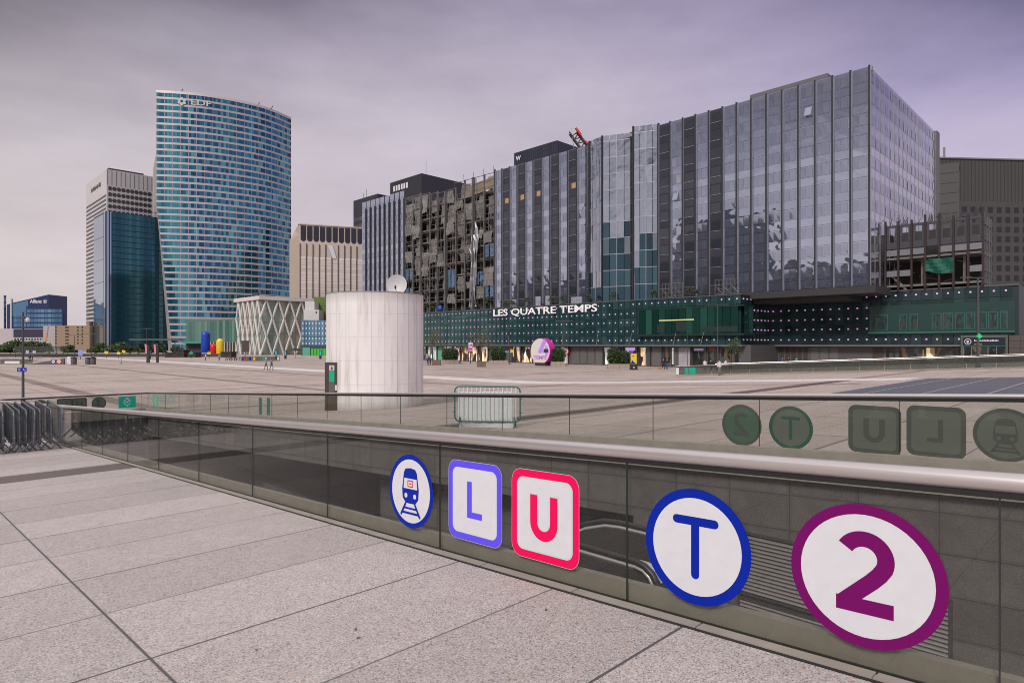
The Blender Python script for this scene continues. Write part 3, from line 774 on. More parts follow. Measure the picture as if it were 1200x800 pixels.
m_shut = M('grey_shutter', (.16, .155, .15), .5, .3)
m_poster = M('poster', (.35, .33, .36), .5, 0, .4, .6)
ROOF = EYE + 8.34; SOF = EYE + .0
def make_mall():
    th = thing('shopping_mall', 'long low shopping mall with green glass front and rows of small pink lamps', 'shopping mall', P(TF1, 60, 0))
    fa = Face(P(TF1, SC, 0), U2, -U1); LA = 112.0
    fb = Face(P(TF1, SC, 0), U1, -U2); LB = TF2 - TF1
    fc = Face(P(TF2, SC, 0), -U2, -U1); LC = 34.5
    mb = MB()
    block(mb, ([XY(TF1 + .1, SC + .1), XY(TF2 + .1, SC + .1), XY(TF2 + .1, SC - LC), XY(TF2 + 45, SC - LC), XY(TF2 + 45, SC + LA), XY(TF1 + .1, SC + LA)], SOF, ROOF - .05))
    mb.build('upper_storey', m_malljoint, th)
    st = 1.35
    # cladding panels, dots
    jobs = []; dots = []; rows = [4.85, 6.55, 8.2, 9.85, 11.57]; cuts = [SOF, 5.7, 7.35, 9.0, 10.7, ROOF]
    wx0, wx1 = s_on(865, TF1) - SC, s_on(752, TF1) - SC        # bay window on the long front
    mbA = MB()
    for i in range(int(LA/st)):
        u0, u1 = i*st, (i + 1)*st
        for a, b in zip(cuts[:-1], cuts[1:]):
            fa.quad(mbA, u0 + .05, u1 - .05, a + .03, b - .03, .02, 0, .006)
        for ri, z in enumerate(rows):
            if ri in (1, 2, 3) and u0 < wx1 + .5: continue
            u = u0 + st/2
            Yd = fa.p(u, z).y
            if ax_px(fa.p(u, z)) < 495: continue
            sh = random.random() < .97
            if sh: dots.append((1/Yd, (lambda m_, u=u, z=z: fa.box(m_, u - .10, u + .10, z - .12, z + .12, .03, .12))))
    mbA.build('glass_cladding', m_mall, th)
    mbB = MB()
    for i in range(8):
        w = LB/8
        for a, b in zip(cuts[:-1], cuts[1:]): fb.quad(mbB, i*w + .05, (i + 1)*w - .05, a + .03, b - .03, .02, 0, .006)
        for ri, z in enumerate(rows):
            u = i*w + w/2
            if ri in (1, 2, 3) and i < 2: continue
            dots.append((.011, (lambda m_, u=u, z=z: fb.box(m_, u - .11, u + .11, z - .11, z + .11, .03, .14))))
    mbB.build('glass_cladding', m_mall2, th)
    mbC = MB()
    win0 = s_on(1019, TF2); ww = SC - win0
    for i in range(int(LC/st)):
        u0, u1 = i*st, (i + 1)*st
        for a, b in zip(cuts[:-1], cuts[1:]): fc.quad(mbC, u0 + .05, u1 - .05, a + .03, b - .03, .02, 0, .006)
        for ri, z in enumerate(rows):
            u = u0 + st/2
            if ri in (1, 2, 3) and u > ww - .3: continue
            if ri == 0 and u > s_on(900, TF2) - s_on(1122, TF2) + 0: continue
            dots.append((1/fc.p(u, z).y, (lambda m_, u=u, z=z: fc.box(m_, u - .11, u + .11, z - .11, z + .11, .03, .14))))
    mbC.build('glass_cladding', m_mall2, th)
    many('facade_lamp', dots, m_dots, th)
    # bay windows
    bw = MB(); n = 14
    for i in range(n):
        u0 = .1 + (wx1 - .1)*i/n; u1 = .1 + (wx1 - .1)*(i + 1)/n
        fa.quad(bw, u0 + .04, u1 - .04, 5.9, 10.3, .85, 0, .01)
    for i in range(2): fb.quad(bw, -.75 + 1.7*i, .9 + 1.7*i, 5.9, 10.3, .85, 0, .01)
    b = bw.build('bay_window', m_bayglass, th)
    bw = MB()
    fa.box(bw, -.85, wx1, 5.6, 5.88, .03, .9); fa.box(bw, -.85, wx1, 10.32, 10.5, .03, .9); fa.box(bw, wx1, wx1 + .15, 5.6, 10.5, .03, .9)
    fb.box(bw, -.02, 3, 5.6, 5.88, .03, .9); fb.box(bw, -.02, 3, 10.32, 10.5, .03, .9)
    bw.build('bay_frame', m_malljoint, b)
    bw = MB(); fa.box(bw, wx1*.42, wx1*.78, 8.25, 8.45, .86, .88); bw.build('strip_light', M('strip_light', (.5, .45, .2), .4, emit=(.55, .5, .15), es=.5), b)
    bw = MB(); fa.box(bw, wx1*.5, wx1*.6, 6.4, 8.0, .855, .87); fa.box(bw, wx1*.72, wx1*.8, 6.2, 7.6, .855, .87); fa.box(bw, .2, wx1*.35, 6.2, 7.1, .855, .865); bw.build('indoor_furniture', m_malljoint, b)
    # window band on the right front
    w0 = ww; w1 = LC - .4
    mb = MB(); fc.box(mb, w0, w1, 5.55, 10.1, .03, .06); wb = mb.build('window_band', M('teal_band', (.018, .050, .046), .3, .1, .1, .4), th)
    mb = MB(); fc.box(mb, w0, w1, 5.75, 6.0, .06, .7); mb.build('ledge', M('teal_ledge', (.03, .12, .10), .4), wb)
    for x0, x1 in ((1020, 1041), (1054, 1063), (1066, 1076), (1092, 1104), (1105, 1117), (1119, 1131), (1132, 1143), (1146, 1157), (1158, 1170), (1172, 1181), (1182, 1190)):
        a, b2 = s_on(900, TF2)*0 + SC - s_on(x0, TF2), SC - s_on(x1, TF2)
        if b2 > w1: continue
        mb = MB(); fc.box(mb, a, b2, 6.2, 8.7, .061, .12); f = mb.build('window', M('win_teal', (.025, .10, .085), .4), th)
        mb = MB(); fc.quad(mb, a + .12, b2 - .12, 6.3, 8.58, .125); mb.build('pane', m_dimteal, f)
    # roof edge and soffit strip
    mb = MB()
    fa.box(mb, -.2, LA, ROOF - .12, ROOF + .06, -.3, .12); fb.box(mb, .2, LB - .2, ROOF - .12, ROOF + .06, -.3, .12); fc.box(mb, .2, LC, ROOF - .12, ROOF + .06, -.3, .12)
    mb.build('roof_edge', m_greypan, th)
    mb = MB(); fa.box(mb, -.2, LA, SOF - .22, SOF - .003, -1.5, .16); fb.box(mb, .2, LB - .2, SOF - .22, SOF - .003, -1.5, .16); fc.box(mb, .2, LC, SOF - .22, SOF - .003, -1.5, .16)
    mb.build('canopy_edge', m_grey, th)
    # ground floor fronts
    TA = TF1 + 1.3; fs = Face(P(TA, SC, 0), U2, -U1)
    mb = MB(); fs.box(mb, -1.0, LA, -.3, SOF, -12, 0); mb.build('ground_storey', m_greypan, th)
    def seg(px0, px1, mat, nm, z0=.15, z1=3.5, w=.05, f=fs, T=TA, sg=1):
        a, c = sorted(((s_on(px0, T) - SC)*sg, (s_on(px1, T) - SC)*sg))
        g = gz(SC + sg*a) if sg == 1 else gz(SC - c)
        mb = MB(); f.box(mb, a + .08, c - .08, g + z0, z1, .0, w); return mb.build(nm, mat, th)
    for x0, x1, m_, nm in ((496, 512, m_pale, 'shop_window'), (513, 519, m_teal2, 'shop_window'), (520, 531, m_pale, 'shop_window'), (532, 540, m_pale, 'shop_window'), (541, 549, m_warm, 'shop_window'), (549.5, 560, m_warm, 'shop_window'),
                       (561, 572, m_warm, 'shop_window'), (601, 611, m_warm, 'shop_window'), (612, 624, m_warm, 'shop_window'), (625, 637, m_warm, 'shop_window'), (642, 656, m_dim, 'shop_window'), (657, 666, m_pale, 'shop_window'),
                       (708, 717, m_pale, 'shop_window'), (718, 730, m_dim, 'shop_window'), (731, 746, m_violetshop, 'shop_window'), (748, 757, m_warm, 'shop_window'), (758, 762, m_dim, 'shop_window'),
                       (764, 775, m_shut, 'roller_shutter'), (777, 787, m_dim, 'shop_window'), (795, 809, m_poster, 'poster_panel'), (811, 826, m_dim, 'shop_window'), (829, 842, m_dim, 'glass_door'), (845, 856, m_dim, 'glass_door'), (858, 866, m_dim, 'shop_window')):
        o = seg(x0, x1, m_, nm)
    for x0, x1 in ((670, 679), (680, 688), (689, 697), (698, 706)): seg(x0, x1, m_shut, 'service_door')
    for px in (500, 512.5, 519.5, 531.5, 540.5, 549.2, 560.5, 572.5, 600.5, 611.5, 624.5, 637.5, 656.5, 666.5, 707.5, 717.5, 730.5, 747, 762.5, 776, 787.5, 810, 827.5, 842.5, 857):
        s = s_on(px, TA) - SC; mb = MB(); fs.box(mb, s - .09, s + .09, 0, SOF - .25, .06, .3); mb.build('shop_pillar', m_steel_dk, th)
    lab = seg(831, 840, M('sign_red_dim', (.25, .06, .05), .5), 'shop_sign', 2.9, 3.6, .12)
    seg(813, 825, M('sign_mauve', (.35, .3, .4), .5, emit=(.5, .4, .6), es=.2), 'shop_sign', 2.95, 3.4, .12)
    seg(733, 745, M('sign_lilac', (.5, .4, .7), .5, emit=(.6, .45, .9), es=.5), 'shop_sign', 2.95, 3.5, .12)
    a = s_on(789, TA) - SC
    mb = MB()
    for k in range(8): fs.box(mb, a - .12, a + .12, .6 + k*.37, .85 + k*.37, .1, .2)
    mb.build('vertical_sign', M('lit_white', (.8, .8, .8), .5, emit=(.9, .9, .9), es=.4), th)
    # right front ground floor
    TB = TF2 + 1.3; f2 = Face(P(TB, SC, 0), -U2, -U1)
    mb = MB(); f2.box(mb, -3, LC + 12, -.3, SOF, -12, 0); mb.build('ground_storey', m_greypan, th)
    f3 = Face(P(TF1 + 1, SC + 1.0, 0), U1, -U2)
    mb = MB(); f3.box(mb, .3, LB + 1.2, -.3, SOF, -1, 0); mb.build('ground_storey', m_greypan, th)
    for x0, x1, m_, nm in ((906, 912, m_doorbr, 'door_leaf'), (913, 919, m_doorbr, 'door_leaf'), (920, 926, m_doorbr, 'door_leaf'), (927, 933, m_doorbr, 'door_leaf'), (934, 940, m_doorbr, 'door_leaf'), (941, 947, m_doorbr, 'door_leaf'),
                       (950, 960, m_shut, 'metal_panel'), (961, 971, m_shut, 'metal_panel'), (972, 983, m_shut, 'metal_panel'), (1022, 1036, m_doorbr, 'shop_window'), (1038, 1050, m_dim, 'shop_window'), (1053, 1062, m_warm, 'shop_window'), (1063, 1078, m_dim, 'shop_window'),
                       (1085, 1096, m_warm, 'shop_window'), (1098, 1110, m_dim, 'glass_door'), (1111, 1124, m_dim, 'glass_door')):
        seg(x0, x1, m_, nm, .5, 3.55, .05, f2, TB, -1)
    seg(1081, 1083, M('sign_ochre', (.6, .45, .05), .5, emit=(.6, .45, .05), es=.4), 'vertical_sign', .6, 3.3, .2, f2, TB, -1)
    # name in white letters
    u0, u1 = s_on(700.5, TF1) - SC, s_on(579, TF1) - SC
    Yc = fa.p((u0 + u1)/2, 0).y
    text('LES QUATRE TEMPS', 2.1, fa.p((u0 + u1)/2, ROOF - 1.15, .22), -U2, UP, M('white_letters', (.8, .78, .78), .5, emit=(1, .97, .97), es=.08), 'lettering', th, .012, .12, width=(u1 - u0))
    # thin diagonal stays
    mb = MB()
    for px in (545, 597, 660, 700, 739, 790, 822):
        u = s_on(px, TF1) - SC; mb.tube([fa.p(u, 4.0, .3), fa.p(u - 1.2, 6.0, 1.5)], .035, 5)
    mb.build('stay_rods', m_dish, th)
def ax_px(v): return CX + F*v.x/v.y
make_mall()

# ------------------------------------------------------------------ the big glass office block
m_bay = FG('pale_bay_glass', [(0, (.42, .465, .575)), (.5, (.47, .515, .63)), (1, (.52, .56, .67))], .92, .03, .14, .3)
m_baydk = FG('dark_bay_panel', [(0, (.040, .040, .052)), (.5, (.052, .052, .066)), (1, (.066, .066, .08))], .3, .2)
m_winlt = FG('pale_window', [(0, (.31, .34, .42)), (.5, (.38, .41, .50)), (.92, (.45, .47, .54)), (1, (.55, .55, .58))], .85, .04)
m_windk = FG('dark_window', [(0, (.03, .035, .045)), (.6, (.07, .08, .10)), (1, (.16, .18, .22))], .6, .04)
m_atrium = FG('atrium_glass', [(0, (.33, .375, .45)), (.5, (.38, .42, .49)), (1, (.44, .47, .53))], .9, .03, .9, .3)
m_atrium_refl = FG('atrium_glass_reflection', [(0, (.03, .06, .08)), (.5, (.05, .10, .135)), (.93, (.07, .14, .18)), (1, (.3, .32, .34))], .8, .04, .9, .3)  # reflection of dark buildings painted into the colour of the lower panes
m_fin = M('facade_fin', (.045, .045, .054), .4, .4)
m_litwin = M('lit_window', (.3, .18, .08), .4, emit=(.8, .45, .2), es=.17)
m_frame = M('window_frame', (.30, .30, .34), .4, .4)
m_side = FG('side_glass', [(0, (.46, .455, .52)), (.5, (.52, .51, .57)), (1, (.58, .565, .62))], .9, .03, .22, .3)
m_winside = FG('side_window', [(0, (.52, .49, .52)), (1, (.72, .69, .70))], .75, .06)
TB_ = 104.0; BZ0, BZ1 = EYE + 8.84, EYE + 41.2
def make_office():
    th = thing('office_block', 'huge office block with pleated mirror glass front towering over the mall', 'office building', P(TB_, 60, 0))
    sR, sL = 29.1, 109.6
    LSIDE = 41.0
    mb = MB(); block(mb, ([XY(TB_ + .5, sR + .5), XY(TB_ + LSIDE, sR + .5), XY(TB_ + LSIDE, sL), XY(TB_ + .5, sL)], BZ0, BZ1 - .6)); mb.build('core', m_fin, th)
    flo = 3.17; nf = 10
    def floors(): return [BZ0 + .3 + k*flo for k in range(nf)]
    wins = []; wdk = []; lit = []; frames = []
    def bay(fc_, u0, u1, dark, fin=True, sz=1.0, side=False):
        mb = MB(); zs = [BZ0] + [z for z in floors()[1:]] + [BZ1]
        for a, b in zip(zs[:-1], zs[1:]):
            fc_.quad(mb, u0 + .16, u1 - .16, a + .02, a + flo*.42, 0, 0, .010)
            fc_.quad(mb, u0 + .16, u1 - .16, a + flo*.42 + .03, b - .02, 0, 0, .010)
        mb.build('glass_bay', m_side if side else (m_baydk if dark else m_bay), th)
        for z in floors():
            um = u0 + (u1 - u0)*.55
            za, zb = z + flo*.47, z + flo*.47 + 1.5
            isl = random.random()
            def fn(m_, u0=u0, u1=u1, za=za, zb=zb, um=um):
                if dark: fc_.quad(m_, u0 + .45, u1 - .3, za - .15, zb, .03, 0, .012); fc_.box(m_, u0 + .4, u1 - .25, za - .24, za - .16, .03, .08, 1)
                else:
                    fc_.quad(m_, u0 + .45, um - .04, za, zb, .03, 0, .012); fc_.quad(m_, um + .04, u1 - .3, za, zb, .03, 0, .012)
            Yd = fc_.p(u0, za).y
            tgt = wdk if dark else wins
            if dark and u0 > 50 and (abs(z - floors()[7]) < .1 and isl < .75 or isl < .012): lit.append((fc_, u0 + .5, u1 - .9, za + .2, zb - .2))
            else: tgt.append((sz/Yd, fn))
    fa = Face(P(TB_, sR, 0), U2, -U1)
    n1 = 14; s_a = s_on(772, TB_) - sR; w1 = s_a/n1
    darks = {13, 11, 9}
    for i in range(n1): bay(fa, i*w1, (i + 1)*w1, i in darks)
    s_b0, s_b1 = s_on(688, TB_) - sR, sL - sR
    n2 = 11; w2 = (s_b1 - s_b0)/n2
    for i in range(n2): bay(fa, s_b0 + i*w2, s_b0 + (i + 1)*w2, i % 2 == 1)
    # folded atrium between the two stretches
    pts = [(s_on(px, TB_) - sR, w) for px, w in ((772, 0), (749, 1.9), (738, -.6), (712, 1.7), (694, .9), (688, 0))]
    for (ua, wa), (ub, wb) in zip(pts[:-1], pts[1:]):
        A = fa.p(ua, 0, wa); B = fa.p(ub, 0, wb); d = (B - A); ln = d.length; d.normalize()
        nrm = Vector((d.y, -d.x, 0)); nrm = nrm if nrm.dot(-U1) > 0 else -nrm
        ff = Face(A, d, nrm); m = max(1, round(ln/2.4)); mb = MB(); zz = BZ0 - .5; cut0 = BZ0 + random.uniform(3, 17); cutz = [cut0 + random.uniform(-3.5, 3.5) for _ in range(40)]  # ragged upper edge of the painted dark reflection
        top = BZ1 + .4
        k = 0
        while zz < top - .5:
            ze = min(zz + 3.2, top)
            for j in range(m):
                for h in (0, 1):
                    ff.quad(mb, ln*(j + h/2)/m + .05, ln*(j + .5 + h/2)/m - .05, zz + .05, ze - .05, 0, 1 if zz < cutz[2*j + h] else 0, .05)
            zz = ze
        mb.build('atrium_panel', [m_atrium, m_atrium_refl], th)
        mb = MB()
        for j in range(m + 1):
            ff.box(mb, ln*j/m - .05, ln*j/m + .05, BZ0 - .5, top, -.2, .08)
        zz = BZ0 + 2.7
        while zz < top: ff.box(mb, .05, ln - .05, zz - .06, zz + .06, -.05, .06); zz += 3.2
        mb.build('atrium_mullions', m_frame, th)
    for (ua, wa) in pts:
        mb = MB(); mb.box(fa.p(ua, (BZ0 + BZ1)/2, wa + .1), .3, .3, BZ1 - BZ0 + .8, U1, U2); mb.build('fin', m_fin, th)
    us = [i*w1 for i in range(n1 + 1)] + [s_b0 + i*w2 for i in range(n2 + 1)]
    for u in us:
        mb = MB(); fa.box(mb, u - .13, u + .13, BZ0 - .4, BZ1 + .1, -.1, .38); fa.box(mb, u - .19, u - .132, BZ0 - .4, BZ1, -.05, .30, 1); mb.build('fin', [m_fin, m_frame], th)
    fb = Face(P(TB_, sR, 0), U1, -U2); nb = 16
    for i in range(nb):
        bay(fb, LSIDE*i/nb, LSIDE*(i + 1)/nb, False, sz=.7, side=True)
    mb = MB()
    for i in range(1, nb + 1): fb.box(mb, LSIDE*i/nb - .05, LSIDE*i/nb + .05, BZ0, BZ1 - .1, -.1, .05)
    fb.box(mb, -.02, .2, BZ0, BZ1, -.1, .06); mb.build('side_mullions', m_frame, th)
    mb = MB(); fb.box(mb, LSIDE, LSIDE + 2.2, BZ0, BZ1 + .2, -8, .3); mb.build('end_pier', m_greypan, th)
    many('window', wins, m_winlt, th); many('dark_window', wdk, [m_windk, m_frame], th)
    for ff, a, b, c, d in lit:
        mb = MB(); ff.quad(mb, a, b, c, d, .03); mb.build('lit_window', m_litwin, th)
    # open vents on some floors
    for u, k in ((3*w1 + .5, 8), (12.2*w1 + .4, 5)):
        mb = MB(); z = floors()[k] + 1.5
        mb.hexa([fa.p(u, z, .1), fa.p(u + 1, z, .1), fa.p(u + 1, z, .7), fa.p(u, z, .7), fa.p(u, z + 1.4, .08), fa.p(u + 1, z + 1.4, .08), fa.p(u + 1, z + 1.4, .14), fa.p(u, z + 1.4, .14)])
        mb.build('open_vent', m_winlt, th)
    mb = MB(); fa.box(mb, -.3, sL - sR, BZ1 - .6, BZ1 + .05, -.6, -.02); fb.box(mb, .1, LSIDE, BZ1 - .6, BZ1 - .05, -.6, -.02); mb.build('parapet', m_frame, th)
    # heavy dark underside over the mall roof
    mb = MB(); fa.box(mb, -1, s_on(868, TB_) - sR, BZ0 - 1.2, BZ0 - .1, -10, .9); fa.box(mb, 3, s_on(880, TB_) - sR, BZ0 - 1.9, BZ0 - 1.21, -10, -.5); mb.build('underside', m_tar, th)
    mb = MB(); fa.box(mb, .5, s_on(868, TB_) - sR + 60, ROOF - .0, BZ0, -12, -2.5); mb.build('podium', m_fin, th)
    # plant room on the roof
    a, b = s_on(970, TB_ + 3) - sR, s_on(879, TB_ + 3) - sR
    mb = MB(); fa.box(mb, a, b, BZ1 - .5, BZ1 + 2.0, -14, -3); mb.build('plant_room', M('plant_room_grey', (.12, .115, .13), .6), th)
make_office()

# ------------------------------------------------------------------ pale glass wing and the half stripped wing
def make_wing():
    s0, s1 = s_on(474, TB_), s_on(424, TB_)
    th = thing('glass_wing', 'narrow office wing with pale glass strips left of the stripped building', 'office building', P(TB_, s0, 0))
    ff = Face(P(TB_, s0, 0), U2, -U1); ln = s1 - s0; n = 9; w = ln/n
    mb = MB(); ff.box(mb, 0, ln, ROOF - .2, BZ1 - .8, -20, -.2); mb.build('core', m_fin, th)
    for i in range(n):
        mb = MB(); z = ROOF
        while z < BZ1 - 1:
            ff.quad(mb, i*w + .2, (i + 1)*w - .2, z, z + 1.5, 0, 0, .02); ff.quad(mb, i*w + .2, (i + 1)*w - .2, z + 1.55, z + 3.1, 0, 0, .02); z += 3.15
        mb.build('glass_bay', m_bay, th)
        mb = MB(); ff.box(mb, i*w - .16, i*w + .16, ROOF, BZ1 - .4, -.1, .35); mb.build('fin', m_fin, th)
        for k in range(9):
            z = ROOF + 1.7 + 3.15*k; mb = MB(); ff.quad(mb, i*w + .5, i*w + w*.5, z, z + 1.3, .03); ff.quad(mb, i*w + w*.53, i*w + w - .5, z, z + 1.3, .03)
            mb.build('window', m_winlt, th)
make_wing()
m_net, _nt, _b, _o = _new('debris_net')
_v = objvec(_nt); _f = noise(_nt, .5, 5, _v, .7)
L(_nt, ramp(_nt, _f, [(.25, (.12, .11, .10)), (.5, (.26, .24, .225)), (.75, (.38, .355, .33))]), _b.inputs['Base Color']); _b.inputs['Roughness'].default_value = .9
L(_nt, mth(_nt, 'MULTIPLY_ADD', noise(_nt, .35, 4, _v, .6), .9, .22), _b.inputs['Alpha'])
m_slab = M('bare_slab', (.16, .145, .135), .8, 0, .3, 1)
m_scaf = M('scaffold_tube', (.19, .185, .18), .45, .5)
m_inner = M('dark_interior', (.045, .041, .039), .9, 0, .5, .4)
def make_stripped():
    s0, s1 = 109.9, s_on(474.5, TB_) - .2
    th = thing('stripped_building', 'half stripped office wing wrapped in scaffolding and torn grey nets', 'building', P(TB_, s0, 0))
    ff = Face(P(TB_, s0, 0), U2, -U1); ln = s1 - s0
    mb = MB(); ff.box(mb, 0, ln, ROOF - .2, BZ1 - 2.5, -14, -5.0); mb.build('back_wall', m_inner, th)
    flo = 3.2; nf = 10
    for k in range(nf):
        z = ROOF + k*flo; mb = MB(); ff.box(mb, .1, ln - .1, z - .3, z, -5, -.6); mb.build('floor_slab', m_slab, th)
    nb = 10; w = ln/nb
    tubes = []
    steps = [0, .0, 1.2, 0, -.4, 1.0, .2, -.6, .4, .0]
    top = [BZ1 - .3 + (0 if i < 4 else -.9 + .5*math.sin(i)) for i in range(nb)]
    for i in range(nb + 1):
        t_ = top[min(i, nb - 1)]
        mb = MB(); ff.box(mb, i*w - .14, i*w + .14, ROOF, t_ + random.uniform(0, .9), -.3, .15 + steps[i % nb]*.5); mb.build('scaffold_post', m_scaf, th)
        mb = MB(); ff.box(mb, i*w - .25, i*w + .25, ROOF, BZ1 - 2.8, -2.6, -2.1); mb.build('column', m_slab, th)
    for i in range(nb):
        z = ROOF + .8
        while z < top[i]:
            tubes.append((1/ff.p(i*w, z).y, (lambda m_, i=i, z=z: m_.tube([ff.p(i*w, z, .2 + steps[i]*.5), ff.p((i + 1)*w, z + random.uniform(-.1, .1), .2 + steps[i]*.5)], .05, 5)))); z += 1.6 if random.random() < .8 else 3.2
        for q in range(3):
            zz = ROOF + random.uniform(1, 24); m2 = MB(); m2.tube([ff.p(i*w, zz, .1), ff.p((i + 1)*w, zz + 3.2, .1)], .05, 5); m2.build('scaffold_brace', m_scaf, th)
            u = i*w + random.uniform(.6, w - .6); m2 = MB(); m2.tube([ff.p(u, zz, .15), ff.p(u, min(zz + 9, top[i]), .15)], .05, 5); m2.build('scaffold_brace', m_scaf, th)
        # nets hang over the upper floors, with gaps
        z = ROOF + random.uniform(.5, 3)
        while z < top[i] - 1.5:
            h_ = random.uniform(1.6, 5.2); f_ = (z - ROOF)/(BZ1 - ROOF)
            if random.random() < (.95 if f_ > .62 else (.6 if f_ > .38 else .22)):
                mb = MB(); ua, ub = i*w + random.uniform(.0, .7), (i + 1)*w - random.uniform(.0, .7); zb = z; zt = min(z + h_, top[i] - .2); dep = random.choice((-1.6, -.9, -.3, 0, .25)); sk = random.uniform(-.5, .5)
                rows = [[ff.p(ua + (ub - ua)*a/8, zb + (zt - zb)*b/6 + sk*a/8*(1 - b/6) + .18*math.sin(a*2.3 + i)*(b == 0), dep + .2*math.sin(a*1.9 + b*.7 + i) + .1*random.random()) for a in range(9)] for b in range(7)]
                mb.grid(rows); mb.build('net_panel', m_net, th)
            z += h_ + random.uniform(-.3, .6)
    many('scaffold_tube', tubes, m_scaf, th)
    # what is left of the glazing
    for i, k, hgt in ((0, 1, 5.5), (1, 2, 3.0), (4, 2, 4.5), (9, 3, 3.0), (9, 1, 4), (8, 0, 3), (0, 4, 3)):
        mb = MB(); z = ROOF + k*flo
        for q in range(2): ff.quad(mb, i*w + .3 + q*w*.45, i*w + w*.42 + q*w*.45, z, z + hgt, .05, 0, .04)
        mb.build('glass_remnant', FG('blue_remnant', [(0, (.06, .14, .26)), (1, (.2, .3, .42))], .8, .05, .3, .3), th)
    mb = MB()                                              # torn silver sheeting
    for j in range(3):
        u = 1.6*w + j*.9; rows = [[ff.p(u + a*.45 + .5*math.sin(b*.5 + j), ROOF + 1 + b*1.6, .5 + .25*math.sin(a*2 + b)) for a in range(3)] for b in range(14 - j*2)]
        mb.grid(rows)
    mb.build('torn_sheeting', M('silver_sheet', (.26, .26, .28), .4, .6), th)
    mb = MB()
    for i in range(nb):
        mb.tube([ff.p(i*w, top[i], .2), ff.p((i + 1)*w, top[i] + .1, .2)], .08, 5)
        if i < 5: mb.tube([ff.p(i*w, top[i] - .2, .2), ff.p(i*w - 1.2, top[i] + 1.1, 1.4)], .05, 5)
    mb.build('top_rail', m_scaf, th)
    mb = MB(); rows = [[ff.p(a*1.3 + .3, BZ1 - 1.0 - b*.9 - .12*a, -.05 + .1*math.sin(a*2.1 + b)) for a in range(9)] for b in range(4)]; mb.grid(rows); mb.build('tarpaulin', M('beige_tarp', (.22, .17, .13), .9, 0, .3, .6), th)
    for _ in range(4):
        pass
    mb = MB(); ff.box(mb, 5*w, 5*w + .5, ROOF, ROOF + 1.2, .3, .8); mb.ball(ff.p(5.5*w, ROOF + 1.1, .6), .7, .7, .9); mb.build('blue_wrap', M('blue_wrap', (.02, .08, .35), .5), th)
make_stripped()

# ------------------------------------------------------------------ half demolished frame on the right
def make_demolition():
    T = 110.5; s0, s1 = 16.4, 28.7
    th = thing('demolished_frame', 'dark half demolished steel frame with a green tarp on the mall roof', 'building', P(T, s1, 0))
    ff = Face(P(T, s0, 0), U2, -U1); ln = s1 - s0; n = 7; w = ln/n
    zt = EYE + 18.6; zb = ROOF + .1
    m_rust = M('red_steel', (.026, .011, .011), .6); m_alu = M('silver_panel', (.22, .22, .24), .4, .5)
    m_cold = M('grey_frame_panel', (.055, .055, .066), .5, .2)
    mb = MB(); ff.box(mb, 1.0, ln, zb, zt - .8, -9, -5); mb.build('dark_core', m_inner, th)
    mb = MB(); ff.box(mb, 0, ln, zb + 4.6, zb + 4.9, -6, -.2); ff.box(mb, 0, ln, zb + .4, zb + .7, -6, -.2); mb.build('floor_slab', m_slab, th)
    for i in range(n + 1):
        mb = MB(); ff.box(mb, i*w - .13, i*w + .13, zb, zt + random.uniform(.1, .9), -.1, .2); mb.build('steel_column', m_rust, th)
    for i in range(n):
        mb = MB(); ff.box(mb, i*w + .15, (i + 1)*w - .15, zt - 3.9, zt - 2.9, -.3, 0)
        ff.box(mb, i*w + .15, i*w + .45, zt - 2.88, zt - .7, -.3, 0); ff.box(mb, (i + 1)*w - .45, (i + 1)*w - .15, zt - 2.88, zt - .7, -.3, 0); ff.box(mb, i*w + .15, (i + 1)*w - .15, zt - .68, zt - .3, -.3, 0)
        mb.build('facade_panel', m_cold, th)
        if i != 3:
            mb = MB(); ff.box(mb, i*w + .16, (i + 1)*w - .16, zt - 5.0, zt - 4.1, -.2, .06); mb.build('silver_panel', m_alu, th)
        if i not in (3, 4, 1):
            mb = MB(); ff.box(mb, i*w + .16, (i + 1)*w - .16, zb + 2.0, zb + 2.9, -.2, .06); mb.build('silver_panel', m_alu, th)
    for k in range(26):
        mb = MB(); u = random.uniform(0, ln); z = random.uniform(zb, zb + 5); mb.tube([ff.p(u, z, -.4), ff.p(u + random.uniform(-2, 2), z + random.uniform(-.6, .6), -.4)], .05, 4); mb.build('loose_bar', m_steel_dk, th)
    for k in range(40):
        mb = MB(); u = random.uniform(0, ln); mb.tube([ff.p(u, zt - .3, -.3), ff.p(u + random.uniform(-.7, .7), zt + random.uniform(.2, 1.1), -.3)], .04, 4); mb.build('loose_bar', m_steel_dk, th)
    mb = MB()
    for i in (1, 4): ff.box(mb, i*w + .6, i*w + .9, zb + .7, zb + 4.6, -2, -1.6)
    mb.tube([ff.p(5.5*w, zb, -.6), ff.p(6.6*w, zb + 2.2, -.6)], .2, 6); mb.build('bare_column', M('bare_concrete', (.25, .2, .165), .8), th)
    mb = MB(); rows = [[ff.p(1.95*w + a*.5, zb + 4.2 - b*.5 - .3*math.sin(a*.6)*(b > 0) + .08*random.random(), .35 + .18*math.sin(a*1.4 + b*1.1)) for a in range(8)] for b in range(5)]
    mb.grid(rows); mb.build('green_tarp', M('green_tarp', (.0, .085, .055), .7, 0, .25, 1), th)
    fr = Face(P(T, s0, 0), U1, -U2)
    mb = MB()
    for i in range(4):
        fr.box(mb, i*2.0 + .1, i*2.0 + .35, zb, zt + random.uniform(-.5, .8), -.2, .1)
    for k in range(5): fr.box(mb, 0, 6.5, zb + 2.2*k, zb + 2.2*k + .25, -.3, 0)
    mb.build('side_frame', m_steel_dk, th)
    mb = MB()
    for k in (2, 3, 4): fr.box(mb, .4, 2.0, zb + 2.2*k + .4, zb + 2.2*k + 1.7, -.2, -.1)
    mb.build('side_panel', M('teal_panel', (.09, .2, .2), .4, .3), th)
make_demolition()

